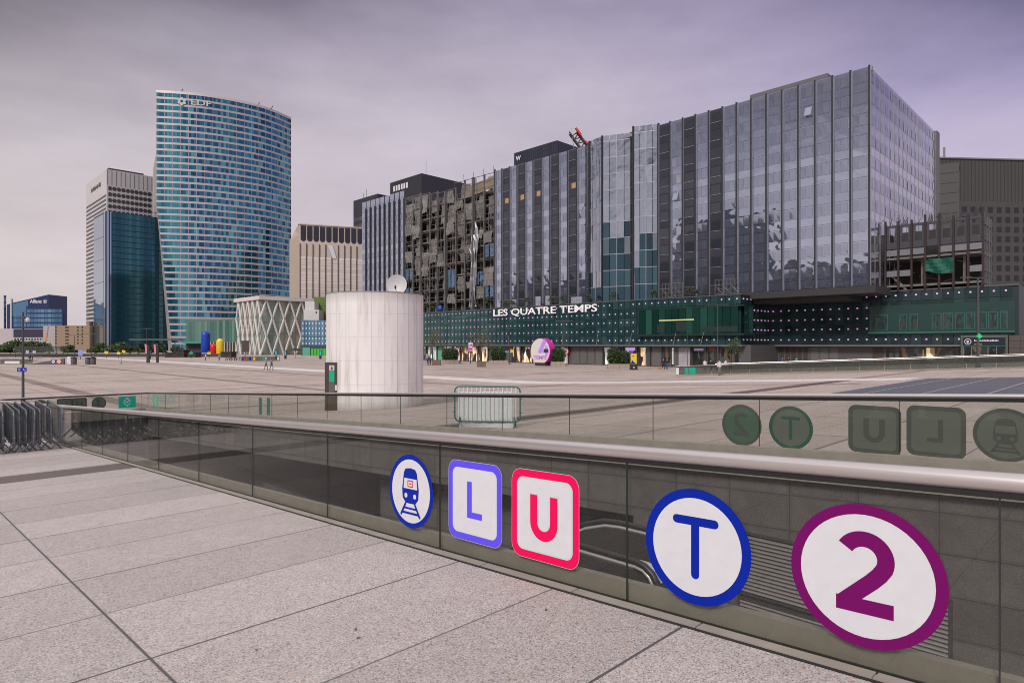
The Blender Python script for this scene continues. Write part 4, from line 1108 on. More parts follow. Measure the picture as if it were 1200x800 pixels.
# ------------------------------------------------------------------ other towers
def slab_tower(name, label, cat, px, Y, ytop, LL, LR, mat, rot=45.0, zb=0.0, yr=None):
    """box whose near vertical edge stands at (px, Y); left face LL long, right face LR long"""
    C = at(px, Y); z1 = hz(ytop, Y); a = R(rot)
    dR = Vector((math.cos(a), math.sin(a), 0)); dL = Vector((-math.sin(a), math.cos(a), 0))
    th = thing(name, label, cat, C)
    mb = MB(); q = [C, C + dR*LR, C + dR*LR + dL*LL, C + dL*LL]
    block(mb, ([(v.x, v.y) for v in q], zb, z1)); mb.build('walls', mat, th)
    fR = Face(C, dR, -dL); fL = Face(C, dL, -dR)
    return th, fL, fR, z1
def bands(ff, th, u0, u1, z0, z1, n, frac, mat, name, w=.15, vary=None):
    h = (z1 - z0)/n
    for k in range(n):
        mb = MB(); m = vary or 1
        for j in range(m): ff.quad(mb, u0 + (u1 - u0)*j/m + .03, u0 + (u1 - u0)*(j + 1)/m - .03, z0 + k*h, z0 + k*h + h*frac, w)
        mb.build(name, mat, th)
# tall pale tower with louvred flank
m_pt = M('pale_tower', (.50, .47, .475), .6, 0, .06, .05)
m_ptd = M('tower_dark', (.06, .058, .062), .4, .2)
th, fL, fR, z1 = slab_tower('office_tower', 'tall pale grey tower with dotted top behind the dark glass one', 'tower', 125, 450, 198, 62, 29.5, m_pt)
bands(fL, th, 1.5, 61, 2, z1 - 16, 36, .45, m_ptd, 'window_band')
for k in range(8):
    mb = MB()
    for j in range(10): fR.quad(mb, 1 + j*2.8, 2.9 + j*2.8, z1 - 15 - k*4.2 + .3, z1 - 15 - k*4.2 + 3.0, .15); fR.quad(mb, 2.9 + j*2.8, 3.7 + j*2.8, z1 - 15 - k*4.2 + 1.2, z1 - 15 - k*4.2 + 2.1, .15)
    mb.build('window_row', m_ptd, th)
mb = MB()
for j in range(11): fR.quad(mb, .2 + j*2.85, .45 + j*2.85, z1 - 11, z1 - .5, .15)
mb.build('panel_joints', m_ptd, th)
bands(fR, th, 1, 29, 2, z1 - 50, 26, .4, m_ptd, 'window_band')
mb = MB(); fR.box(mb, 1.5, 24, z1, z1 + 1.5, -20, -2); mb.build('roof_plant', m_ptd, th)
for k in range(6):
    pass
text('ARIANE', 4.0, fL.p(31, z1 - 8, .2), -fL.D, UP, m_ptd, 'lettering', th, .02, .1, width=30)
# dark teal glass tower
m_dkglass = FG('dark_teal_glass', [(0, (.012, .05, .075)), (.5, (.018, .085, .12)), (.9, (.03, .12, .155)), (1, (.07, .17, .18))], .6, .06, .25, .05)
m_dkframe = M('teal_frame', (.012, .04, .055), .4, .3)
m_bluemir = FG('blue_mirror', [(0, (.30, .40, .50)), (1, (.42, .50, .58))], .9, .04, .1, .04)
th, fL, fR, z1 = slab_tower('office_tower', 'dark teal glass tower left of the curved one', 'tower', 124, 400, 247, 31, 35.5, m_dkframe)
bands(fR, th, 3.5, 35, 1, z1, 24, .86, m_dkglass, 'glass_floor', .15, 14)
bands(fL, th, 5.0, 31, 1, z1 - 1, 6, .98, m_bluemir, 'glass_panel', .15, 1)
mb = MB(); fR.quad(mb, .4, 1.6, 1, z1, .2); fR.quad(mb, 2.2, 3.0, 1, z1, .2); fL.quad(mb, .4, 4, 1, z1, .2); mb.build('corner_glass', m_bluemir, th)
mb = MB()
for j in range(15): fR.box(mb, 3.4 + j*2.26, 3.5 + j*2.26, z1, z1 + 3, -.5, 0)
fR.box(mb, 0, 35.5, z1 + 2.8, z1 + 3, -.4, 0); mb.build('roof_screen', m_dkframe, th)
# curved blue tower
def make_curved():
    Htop = 164.5
    ctrl = [(-231.7, 414), (-217.8, 416.4), (-203.4, 420.6), (-189.6, 428), (-176.3, 438.2), (-168.3, 449), (-161.3, 464)]
    th = thing('curved_tower', 'tall curved blue glass tower with pale floor bands and a cut away corner', 'tower', (-195, 425, 0))
    pts = []
    def cr(p0, p1, p2, p3, t): return [.5*((2*b) + (-a + c)*t + (2*a - 5*b + 4*c - d)*t*t + (-a + 3*b - 3*c + d)*t**3) for a, b, c, d in zip(p0, p1, p2, p3)]
    cc = [tuple(2*a - b for a, b in zip(ctrl[0], ctrl[1]))] + ctrl + [tuple(2*a - b for a, b in zip(ctrl[-1], ctrl[-2]))]
    for i in range(len(ctrl) - 1):
        for k in range(20): pts.append(Vector((*cr(cc[i], cc[i + 1], cc[i + 2], cc[i + 3], k/20), 0)))
    pts.append(Vector((*ctrl[-1], 0)))
    acc = [0]
    for a, b in zip(pts[:-1], pts[1:]): acc.append(acc[-1] + (b - a).length)
    LT = acc[-1]
    def on(u, z, w=0.0):
        u = min(max(u, 0), LT); i = 0
        while i < len(acc) - 2 and acc[i + 1] < u: i += 1
        f = (u - acc[i])/(acc[i + 1] - acc[i]); p = pts[i].lerp(pts[i + 1], f); d = (pts[i + 1] - pts[i]).normalized()
        return Vector((p.x + d.y*w, p.y - d.x*w, z))
    z_cut = hz(235, 414); ucut = 9.8
    def left(z): return 0 if z >= z_cut else ucut*((z_cut - z)/z_cut)**.9
    mgl = FG('blue_tower_glass', [(0, (.02, .07, .13)), (.3, (.03, .13, .24)), (.52, (.04, .22, .29)), (.7, (.07, .32, .37)), (.85, (.12, .42, .43)), (1, (.04, .14, .34))], .72, .04, .25, .03)
    msp = M('tower_spandrel', (.46, .41, .41), .35, .35, .12, .05)
    mcore = M('tower_core', (.02, .04, .055), .4, .3)
    nf = 40; H = EYE + Htop; fh = H/nf; pane = 1.62; npn = int(LT/pane)
    mb = MB(); rows = []
    for k in range(21):
        z = H*k/20; l0 = left(z); rows.append([on(l0 + (LT - l0)*j/40, z, -.25) for j in range(41)])
    mb.grid(rows); mb.build('core', mcore, th)
    for k in range(nf):
        z0 = k*fh; zg = z0 + fh*.31; l = left(z0 + fh*.5)
        mb = MB(); m = 48; o_ = l
        for j in range(m):
            a, b = o_ + (LT - o_)*j/m, o_ + (LT - o_)*(j + 1)/m
            mb.face([on(a, z0, .12), on(b, z0, .12), on(b, zg, .12), on(a, zg, .12)]); mb.face([on(a, zg, .12), on(b, zg, .12), on(b, zg, -.2), on(a, zg, -.2)])
            mb.face([on(a, z0, -.2), on(b, z0, -.2), on(b, z0, .12), on(a, z0, .12)])
        mb.build('spandrel_band', msp, th)
        mb = MB(); j = 0
        while j < npn:
            a = j*pane; b = a + pane*random.choice((1, 1, 1, 2)); j = round(b/pane)
            if b < l + .2: continue
            a = max(a, l); b = min(b, LT)
            mb.face([on(a + .05, zg + .05, 0), on(b - .05, zg + .05, 0), on(b - .05, z0 + fh - .05, 0), on(a + .05, z0 + fh - .05, 0)])
        mb.build('glass_floor', mgl, th)
    mb = MB()
    for j in range(0, npn, 3):
        a = j*pane
        mb.face([on(a, z_cut if a < ucut else 0, .16), on(a + .22, z_cut if a < ucut else 0, .16), on(a + .22, H, .16), on(a, H, .16)])
    mb.build('mullions', msp, th)
    rim = M('tower_rim', (.55, .52, .52), .4, .3)
    mb = MB(); rows = [[on(LT*j/40, z, .3) for j in range(41)] for z in (H - .4, H + 1.3)]; mb.grid(rows); mb.build('roof_rim', rim, th)
    back = pts[0] + Vector((-22.8, 37, 0)); bk2 = pts[-1] + Vector((-34, 60, 0))
    mb = MB()
    rws = []
    for k in range(13):
        z = hz(192, 440)*k/12; l0 = left(z); a = on(l0, z, .1); rws.append([a, Vector((back.x + (a.x - pts[0].x)*.4, back.y, z))])
    mb.grid(rws); mb.build('side_wall', M('tower_side', (.33, .30, .30), .6), th)
    mb = MB(); mb.face([p + UP*H for p in pts] + [bk2 + UP*H]); mb.face([back, bk2, bk2 + UP*hz(192, 440), back + UP*hz(192, 440)]); mb.face([pts[-1], bk2, bk2 + UP*H, pts[-1] + UP*H]); mb.build('rear_walls', mcore, th)
    mb = MB()
    for j, h in ((12, 2.4), (60, 1.8), (70, 2.2)):
        c = on(j, H + 1) + Vector((0, 5, 0)); mb.box(c, 1.2, 1.2, h*1.5); mb.tube([c, c + UP*h*1.6 + Vector((2, 0, 0))], .25, 5)
    mb.build('roof_crane', m_ptd, th)
    # white emblem and letters just under the roof
    u0, u1 = 12.5, 33.5; A = on(u0, 0); B = on(u1, 0); D = (B - A).normalized(); c = (A + B)/2; zc = hz(121, c.y)
    mw = M('tower_letters', (.5, .52, .5), .5)
    nrm = Vector((D.y, -D.x, 0))
    text('EDF', 5.2, c + D*4.0 + UP*zc + nrm*.9, D, UP, mw, 'lettering', th, .01, .3, width=12)
    mb = MB(); O = c - D*7.4 + UP*zc + nrm*1.0
    for k in range(6):
        a = R(60*k + 30)
        for q in [circ(1.0, 10, 1.75*math.cos(a), 1.75*math.sin(a))]: mb.face([O + D*u + UP*v for u, v in q])
    mb.build('emblem', mw, th)
make_curved()
# beige tower with arched head windows
def make_beige():
    mbg = M('beige_stone', (.50, .42, .355), .7, 0, .07, .06)
    th, fL, fR, z1 = slab_tower('office_tower', 'beige tower with arched dark windows along its top behind the concrete drum', 'tower', 350, 330, 263, 14, 33, mbg, 20)
    C = fR.O; n = 10; w = 32/n
    mb = MB(); e = Vector((-120.4, 344, 0)); mb.grid([[C, e, e + Vector((12, 25, 0))], [C + UP*(z1 - 5), e + UP*(z1 - 6.5), e + Vector((12, 25, z1 - 6.5))], [C + UP*z1, e + Vector((3, 0, z1 - .5)), e + Vector((12, 25, z1))]]); mb.build('side_wall', M('beige_side', (.42, .34, .275), .7, 0, .07, .06), th)
    for i in range(n):
        u0, u1 = .6 + i*w + .35, .6 + (i + 1)*w - .15
        mb = MB(); zb = z1 - 7.2
        poly = [(u0, z1 - .5), (u0, zb)] + [((u0 + u1)/2 - (u1 - u0)/2*math.cos(R(a)), zb - (u1 - u0)/2*math.sin(R(a))) for a in range(20, 180, 20)] + [(u1, zb), (u1, z1 - .5)]
        mb.face([fR.p(a, b, .12) for a, b in poly]); mb.build('arched_window', M('arch_dark', (.028, .026, .038), .2, .2), th)
    mfin = M('dark_fin', (.07, .06, .055), .5); mgl = FG('beige_glass', [(0, (.62, .53, .46)), (.5, (.70, .62, .54)), (1, (.78, .71, .64))], .35, .2)
    for i in range(n):
        mb = MB()
        for k in range(15):
            z = 2 + k*3.2
            if z + 3 > z1 - 10: break
            fR.quad(mb, .6 + i*w + .35, .6 + (i + 1)*w - .25, z, z + 1.9, .1); fR.quad(mb, .6 + i*w + .35, .6 + (i + 1)*w - .25, z + 2, z + 3.1, .1)
        mb.build('window_strip', mgl, th)
        mb = MB(); fR.box(mb, .6 + i*w - .15, .6 + i*w + .25, 1, z1 - 9.8, .02, .5); mb.build('fin', mfin, th)
    mb = MB(); fR.box(mb, -.3, 33, z1, z1 + .5, -14, .4); mb.build('roof_edge', mbg, th)
    # sloping white arrow brand panel across the strips
    mb = MB(); mb.face([fR.p(u, v, .55) for u, v in ((14.5, z1 - 10), (17.0, z1 - 10), (19, z1 - 17), (17, z1 - 17))]); mb.build('pale_panel', M('pale_panel', (.6, .58, .62), .4), th)
make_beige()
# dark towers behind the glass wing
m_dkt = M('dark_tower', (.035, .034, .045), .4, .3, .1, .05); m_dkw = FG('dark_tower_glass', [(0, (.05, .045, .05)), (.6, (.085, .075, .075)), (1, (.13, .11, .10))], .5, .1)
th, fL, fR, z1 = slab_tower('dark_tower', 'lower of the two dark towers behind the pale glass wing', 'tower', 442.5, 335, 227, 24, 30, m_dkt)
for f, ln in ((fL, 24), (fR, 30)): bands(f, th, .6, ln - .6, 30, z1 - 8, 12, .55, m_dkw, 'window_band', .12, 10)
mb = MB(); mb.tube([fL.p(14, z1, -2), fL.p(14, z1 + 5, -2)], .12, 4); mb.tube([fL.p(17, z1, -2), fL.p(17, z1 + 3.5, -2)], .12, 4); mb.build('antenna', m_dkt, th)
th, fL, fR, z1 = slab_tower('dark_tower', 'taller dark tower with a mast behind the scaffolding', 'tower', 494, 335, 203, 29, 45, m_dkt)
for f, ln in ((fL, 29), (fR, 45)): bands(f, th, .6, ln - .6, 30, z1 - 9, 14, .6, m_dkw, 'window_band', .12, 12)
mb = MB(); mb.tube([fL.p(0, z1, -3), fL.p(0, z1 + 7, -3)], .1, 4); mb.build('antenna', m_dkt, th)
for k in range(6):
    mb = MB(); fL.quad(mb, 12 + k*2.4, 13.6 + k*2.4, z1 - 5.5, z1 - 2.5, .2); mb.build('sign_letter', m_white, th)
m_wblue = M('navy_cladding', (.03, .034, .055), .4, .3, .06, .1)
th, fL, fR, z1 = slab_tower('dark_tower', 'small navy tower with a white W behind the mirror glass block', 'tower', 653, 230, 164.5, 22, 26, m_wblue)
mb = MB()
for f, ln in ((fL, 22), (fR, 26)):
    for j in range(int(ln/1.1)): f.quad(mb, j*1.1, j*1.1 + .12, 40, z1 - .3, .1)
mb.build('cladding_ribs', M('navy_rib', (.065, .07, .10), .4), th)
text('W', 2.3, fL.p(19.4, z1 - 2.6, .25), -fL.D, UP, m_white, 'lettering', th, .03, .1)
# crane behind the roof
def make_crane():
    Y = 165.0
    th = thing('crane', 'red and grey crane jib leaning above the office roof', 'crane', at(684, Y, hz(175, Y)))
    a, b = at(688, Y, hz(176, Y)), at(671, Y, hz(153, Y)); d = (b - a).normalized(); n = Vector((d.z, 0, -d.x))
    mb = MB(); 
    for w in (-.9, .9):
        mb.tube([a + n*w, b + n*w], .22, 5); mb.tube([a + n*w + Vector((0, 1.4, 0)), b + n*w + Vector((0, 1.4, 0))], .22, 5)
    ln = (b - a).length
    for k in range(9): mb.tube([a + d*ln*k/9 + n*(.9 if k % 2 else -.9), a + d*ln*(k + 1)/9 + n*(-.9 if k % 2 else .9)], .14, 4)
    mb.build('jib', m_steel_dk, th)
    mb = MB(); mb.box(b - d*1.2 + n*.9, 2.2, 1.6, .5, d, Vector((0, 1, 0)), n); mb.box(a + d*1.0 + n*.9, 2.2, 1.6, .4, d, Vector((0, 1, 0)), n); mb.build('head', m_red, th)
    mb = MB(); mb.box(b - d*.4 - n*.2, 1.4, 1.4, 1.4, d, Vector((0, 1, 0)), n); mb.build('cab', m_dish, th)
    mb = MB(); mb.tube([a + d*7, a + d*1 + Vector((-2.6, 0, -2))], .1, 4); mb.build('stay', m_scaf, th)
make_crane()
# concrete buildings at the right edge
m_rc = M('brown_concrete', (.055, .051, .050), .8, 0, .12, .05); m_rw = M('square_window', (.014, .014, .017), .3)
def make_right():
    Y = 230.0
    th = thing('office_building', 'large brown grey concrete building with rows of square windows at the right edge', 'building', at(1150, Y))
    A = at(1094, Y + 14); ff = Face(A, Vector((1, .08, 0)), Vector((.08, -1, 0))); z1 = hz(182, Y + 10)
    mb = MB(); ff.box(mb, 0, 62, 0, z1, -30, 0); mb.build('walls', m_rc, th)
    rows = 17; jobs = []
    for k in range(rows):
        for j in range(14):
            u = 11.5 + j*3.6; z = z1 - 20.5 - k*3.75
            jobs.append((random.random()*.01 + (1 if 11 < u < 42 else 0), (lambda m_, u=u, z=z: ff.quad(m_, u, u + 2.0, z, z + 2.2, .06))))
    many('window', jobs, m_rw, th)
    mb = MB()
    for j in range(40): ff.box(mb, .5 + j*1.5, .65 + j*1.5, z1 - 16, z1 - .5, 0, .15)
    mb.build('top_ribs', M('rib_concrete', (.045, .042, .041), .8), th)
    mb = MB(); ff.box(mb, -.4, 62, z1, z1 + .5, -30, .5); mb.tube([ff.p(6, z1, -2), ff.p(6, z1 + 5, -2)], .35, 6); mb.build('roof_edge', m_grey, th)
    th, fL, fR, z1 = slab_tower('office_building', 'stepped concrete block with tiny windows beside the mirror glass block', 'building', 1124, 195, 190, 14, 19, M('grey_concrete', (.075, .070, .070), .8, 0, .1, .1), 58)
    jobs = []
    for k in range(15):
        for j in range(9): jobs.append((1 - k*.01, (lambda m_, j=j, k=k: fR.quad(m_, 1 + j*2, 2.1 + j*2, z1 - 6 - k*3.1, z1 - 4.6 - k*3.1, .06))))
    many('window', jobs, m_rw, th)
    mb = MB()
    for k in range(16): fL.box(mb, .2, 13.8, z1 - 3 - 3.1*k, z1 - 2.85 - 3.1*k, 0, .08)
    mb.build('floor_joints', m_rc, th)
    mb = MB(); mb.face([fR.p(0, z1, .1), fR.p(3.2, z1 - 1.6, .1), fR.p(0, z1 - 3, .1)]); mb.build('roof_fin', m_dish, th)
make_right()
# left skyline
def make_left():
    mg = FG('blue_glass', [(0, (.06, .13, .22)), (.5, (.10, .22, .36)), (1, (.18, .32, .46))], .7, .08); mn = M('navy_wall', (.012, .035, .11), .3, .2); mwh = M('white_band', (.5, .5, .5), .5)
    th, fL, fR, z1 = slab_tower('glass_building', 'thin blue glass tower at the left edge of the picture', 'tower', 5, 500, 346, 4, 1.2, mn)
    bands(fR, th, 0, 1.2, 5, z1, 8, .6, mg, 'window_band', .1); bands(fL, th, 0, 4, 5, z1, 8, .6, mg, 'window_band', .1)
    Y = 480.0; z = lambda py: hz(py, Y)
    th = thing('glass_building', 'blue glass building with a sloping roof and white lettering', 'office building', at(40, Y))
    ff = Face(at(0, Y), Vector((1, 0, 0)), Vector((0, -1, 0))); u = lambda px: (px - 0)*Y/F
    mb = MB(); mb.prism([(u(8), 0), (u(57), 0), (u(57), z(345)), (u(14), z(355)), (u(8), z(357))], ff.O, ff.D, UP, ff.N, -20, 0); mb.build('tall_block', mn, th)
    mb = MB(); mb.prism([(u(33), 0), (u(76), 0), (u(76), z(367)), (u(57), z(363.5)), (u(33), z(358.5))], ff.O, ff.D, UP, ff.N, .5, 2); mb.build('front_block', mn, th)
    for k in range(4):
        za = z(383) + k*3.6
        mb = MB()
        for j in range(10): ff.quad(mb, u(34 + 4.1*j), u(37.8 + 4.1*j), za, za + 2.5, 2.1)
        mb.build('window_row', mg, th)
        mb = MB()
        for j in range(4): ff.quad(mb, u(16 + 4.1*j), u(19.8 + 4.1*j), za, za + 3, .1)
        mb.build('window_row', mg, th)
    mb = MB(); mb.face([ff.p(u(a), z(b), .12) for a, b in ((15, 356), (33, 352), (33, 370), (15, 370))]); mb.build('glass_front', mg, th)
    mb = MB(); ff.box(mb, u(12.7), u(14.2), 0, z(350), -1, .6); mb.build('white_fin', mwh, th)
    text('Allianz', 3.6, ff.p(u(42.5), z(353.2), .3), ff.D, UP, m_white, 'lettering', th, .02, .1, width=u(14))
    mb = MB()
    for q in stroke(arc(u(53.3), z(353.2), 1.4, 0, 360, 14), .35, False) + [[(u(53.3) + d - .18, z(353.2) - 1), (u(53.3) + d + .18, z(353.2) - 1), (u(53.3) + d + .18, z(353.2) + .9), (u(53.3) + d - .18, z(353.2) + .9)] for d in (-.6, 0, .6)]: mb.face([ff.p(a, b, .35) for a, b in q])
    mb.build('emblem', m_white, th)
    # low blocks in front of it
    Y = 430.0; z = lambda py: hz(py, Y); ff = Face(at(0, Y), Vector((1, 0, 0)), Vector((0, -1, 0))); u = lambda px: px*Y/F
    th = thing('office_building', 'pale low building with a dark window strip under the blue glass one', 'building', at(30, Y))
    mb = MB(); ff.box(mb, u(-30), u(50), 0, z(385), -15, 0); mb.build('walls', M('pale_stone', (.42, .38, .39), .7), th)
    mb = MB(); ff.box(mb, u(16), u(50), z(395), z(385.5), 0, .2); mb.build('window_strip', M('dark_strip', (.03, .028, .045), .3), th)
    for k in range(2):
        mb = MB()
        for j in range(10): ff.quad(mb, u(17 + 3.3*j), u(18.8 + 3.3*j), z(398.3 + 4*k), z(396.3 + 4*k), .1)
        mb.build('window_row', m_rw, th)
    th = thing('office_building', 'pale slab building with an orange diagonal stripe', 'building', at(57, Y - 5))
    ff = Face(at(0, Y - 6), Vector((1, 0, 0)), Vector((0, -1, 0)))
    mb = MB(); ff.box(mb, u(50), u(64), 0, z(382), -12, 0); mb.build('walls', M('pale_slab', (.36, .33, .33), .7), th)
    mb = MB(); mb.face([ff.p(u(a), z(b), .15) for a, b in ((52.5, 400), (54, 400), (56.2, 383), (55, 383))]); mb.build('stripe', M('orange_stripe', (.5, .16, .04), .6), th)
    th = thing('brown_building', 'brown stone building with small windows left of the towers', 'building', at(82, Y - 10))
    ff = Face(at(0, Y - 12), Vector((1, 0, 0)), Vector((0, -1, 0)))
    mb = MB(); ff.box(mb, u(64), u(102), 0, z(382), -14, 0); ff.box(mb, u(97), u(99.5), z(382), z(378), -6, -2); mb.build('walls', M('brown_stone', (.27, .195, .13), .8), th)
    for x0, nn, st in ((63, 1, 3), (74.5, 2, 2.2), (88, 2, 5)):
        for k in range(6):
            mb = MB()
            for j in range(nn): ff.quad(mb, u(x0 + j*st), u(x0 + 1.5 + j*st), z(403 - 3.6*k), z(404.8 - 3.6*k) + 2.1, .1)
            mb.build('window_row', m_rw, th)
    # wall and railing at the end of the square
    Y = 212.0
    pw = thing('parapet_wall', 'long dark parapet with pale dashes at the far end of the square', 'wall', at(100, Y))
    ff = Face(at(-20, Y), Vector((1, 0, 0)), Vector((0, -1, 0))); ln = (275 + 20)*Y/F
    mb = MB(); ff.box(mb, 0, ln, -.2, 1.05, -1.2, 0); mb.build('wall', M('parapet_dark', (.05, .045, .045), .7), pw)
    mb = MB(); x = 0
    while x < ln*.9:
        l = random.uniform(1.5, 4.5); ff.box(mb, x, x + l, 1.06, 1.3, -1.2, .05); x += l + random.uniform(.4, 1.4)
    mb.build('coping', M('coping_pale', (.5, .43, .36), .7), pw)
make_left()
# green glass pavilion, lattice building, dotted annex
def make_low():
    mgg = FG('green_pavilion_glass', [(0, (.10, .22, .19)), (.5, (.16, .31, .26)), (1, (.26, .42, .36))], .4, .12)
    Y = 290.0; th = thing('glass_pavilion', 'low green glass pavilion at the foot of the curved tower', 'pavilion', at(248, Y))
    ff = Face(at(218, Y), Vector((1, 0, 0)), Vector((0, -1, 0))); ln = 64*Y/F; z1 = hz(374, Y)
    mb = MB(); ff.box(mb, 0, ln, 0, z1, -20, -.1); mb.build('walls', M('pavilion_frame', (.09, .16, .14), .5), th)
    for k in range(3):
        mb = MB()
        for j in range(18):
            za = 5.6 + k*3.2; h0 = za; h1 = min(za + 3.1, z1 - .3 - (18 - j)*.05); ff.quad(mb, ln*j/18 + .06, ln*(j + 1)/18 - .06, h0, h1, 0)
        mb.build('glass_row', mgg, th)
    mb = MB(); ff.box(mb, 0, ln, 0, 5.2, -.05, .05); mb.build('dark_base', m_inner, th)
    mb = MB()
    for j in range(12): ff.box(mb, 10 + j*1.25, 10.3 + j*1.25, 0, 5.3, .06, .3)
    mb.build('columns', m_dish, th)
    mb = MB(); ff.box(mb, 0, 9, 4.6, 5.6, 0, 3); mb.build('entrance_canopy', M('green_canopy', (.05, .25, .18), .5), th)
    # lattice building
    Y = 250.0; C = at(305, Y); zt = hz(351, Y)
    th = thing('lattice_building', 'white building wrapped in a diamond lattice of leaning columns', 'building', C)
    LL, LR = 23.5, 22.0
    fL = Face(C, U2, -U1); fR = Face(C, U1, -U2)
    mlat = M('lattice_white', (.60, .56, .53), .6, 0, .08, .3)
    mb = MB(); q = [C + U1*1 + U2*1, C + U1*LR + U2*1, C + U1*LR + U2*LL, C + U1*1 + U2*LL]; block(mb, ([(v.x, v.y) for v in q], 0, zt)); mb.build('inner_walls', M('lattice_inner', (.34, .36, .33), .5, 0, .2, .2), th)
    mgl = FG('lattice_glass', [(0, (.14, .26, .21)), (.4, (.30, .42, .36)), (.75, (.50, .56, .49)), (.9, (.55, .5, .38)), (1, (.06, .09, .09))], .2, .2)
    for f, ln in ((fL, LL), (fR, LR)):
        for k in range(5):
            mb = MB(); 
            for j in range(9): f.quad(mb, 1.1 + (ln - 1.2)*j/9 + .1, 1.1 + (ln - 1.2)*(j + 1)/9 - .1, .3 + k*zt/5, (k + 1)*zt/5 - .5, -.9)
            mb.build('glass_row', mgl, th)
    for f, ln, n in ((fL, LL, 5), (fR, LR, 4.5)):
        p = ln/n; hh = 14.6
        for sg in (-1, 1):
            k = -4.0
            while k < n + 4:
                u0 = k*p
                # a strut climbs sg*p/2 per hh/2
                za, zb = 0.0, zt
                ua, ub = u0, u0 + sg*p*(zt/hh)
                lo, hi = 0.0, 1.0
                du = ub - ua
                for lim in ((0, ln),):
                    if du:
                        t0, t1 = (0 - ua)/du, (ln - ua)/du
                        if t0 > t1: t0, t1 = t1, t0
                        lo, hi = max(lo, t0), min(hi, t1)
                if hi - lo > .03:
                    A = f.p(ua + du*lo, za + (zb - za)*lo, .0); B = f.p(ua + du*hi, za + (zb - za)*hi, .0)
                    mb = MB(); mb.tube([A, B], .42, 6); mb.build('strut', mlat, th)
                k += 1
    mb = MB(); q = [C - U1*.8 - U2*.8, C + U1*(LR + .8) - U2*.8, C + U1*(LR + .8) + U2*(LL + .8), C - U1*.8 + U2*(LL + .8)]; block(mb, ([(v.x, v.y) for v in q], zt, zt + 1.5)); mb.build('roof_slab', mlat, th)
    mb = MB(); mb.box(C + U1*2 + U2*9 + UP*(zt + 2.4), 2.5, 1.5, 1.6); mb.tube([C + U1*2 + U2*9 + UP*(zt + 2), C + U1*4 + U2*9 + UP*(zt + 4.4)], .3, 5); mb.box(C + U1*8 + U2*9 + UP*(zt + 2.0), 3.5, 1.5, .9); mb.build('roof_plant', m_ptd, th)
    # blue dotted annex and blocks behind it
    Y = 235.0; th = thing('mall_annex', 'blue glass annex with rows of pale dots beside the lattice building', 'building', at(367, Y))
    ff = Face(at(353, Y), Vector((1, .1, 0)), Vector((.1, -1, 0))); ln = 45*Y/F; z0, z1 = hz(404.5, Y), hz(375, Y)
    mb = MB(); ff.box(mb, 0, ln, 0, z1, -12, -.1); mb.build('walls', M('annex_frame', (.03, .06, .09), .5), th)
    mbl = FG('annex_glass', [(0, (.06, .17, .27)), (.5, (.10, .24, .33)), (1, (.2, .34, .42))], .4, .12)
    for k in range(3):
        mb = MB()
        for j in range(12): ff.quad(mb, ln*j/12 + .06, ln*(j + 1)/12 - .06, z0 + (z1 - z0)*k/3 + .06, z0 + (z1 - z0)*(k + 1)/3 - .06, 0)
        mb.build('glass_row', mbl, th)
    mb = MB()
    for k in range(5):
        for j in range(12): ff.box(mb, ln*(j + .4)/12, ln*(j + .65)/12, z0 + .5 + k*1.85, z0 + .9 + k*1.85, .02, .15)
    mb.build('facade_lamps', M('pale_dots', (.7, .6, .75), .5, emit=(.8, .6, .85), es=.5), th)
    mgd = M('bright_green', (.06, .5, .03), .5)
    for j in range(6):
        mb = MB(); ff.box(mb, 3.6 + j*1.1, 4.4 + j*1.1, 0, 2.6, 0, .1); mb.build('green_door', mgd, th)
    mb = MB(); ff.box(mb, .5, 3.2, 0, 3, 0, .08); mb.build('shop_window', m_teal2, th)
    th = thing('service_block', 'white service block on the roof between lattice building and drum', 'building', at(365, 240, 10))
    ff = Face(at(357, 240), Vector((1, 0, 0)), Vector((0, -1, 0))); u = lambda px: (px - 357)*240/F
    mb = MB(); ff.box(mb, 0, u(368), z1 - .1, hz(353, 240), -9, -.5); ff.box(mb, -.3, u(374), z1 - .1, hz(363, 240), -6, .3); mb.build('walls', M('white_render', (.55, .53, .52), .7), th)
    mb = MB(); mb.face([ff.p(u(371) + a, hz(366, 240) + b, .34) for a, b in circ(.35, 12)]); mb.build('vent', m_black, th)
    th = thing('green_block', 'plain olive green block rising behind the concrete drum', 'building', at(376, 246, 10))
    ff = Face(at(368, 246), Vector((1, 0, 0)), Vector((0, -1, 0)))
    mb = MB(); ff.box(mb, 0, 10, 0, hz(348, 246), -8, 0); mb.build('walls', M('olive_cladding', (.09, .15, .03), .7), th)
    mb = MB()
    for k in range(9): ff.box(mb, .1, 9.9, 1.5 + k*2.2, 1.58 + k*2.2, 0, .06)
    mb.build('cladding_joints', M('olive_dark', (.06, .10, .02), .7), th)
make_low()
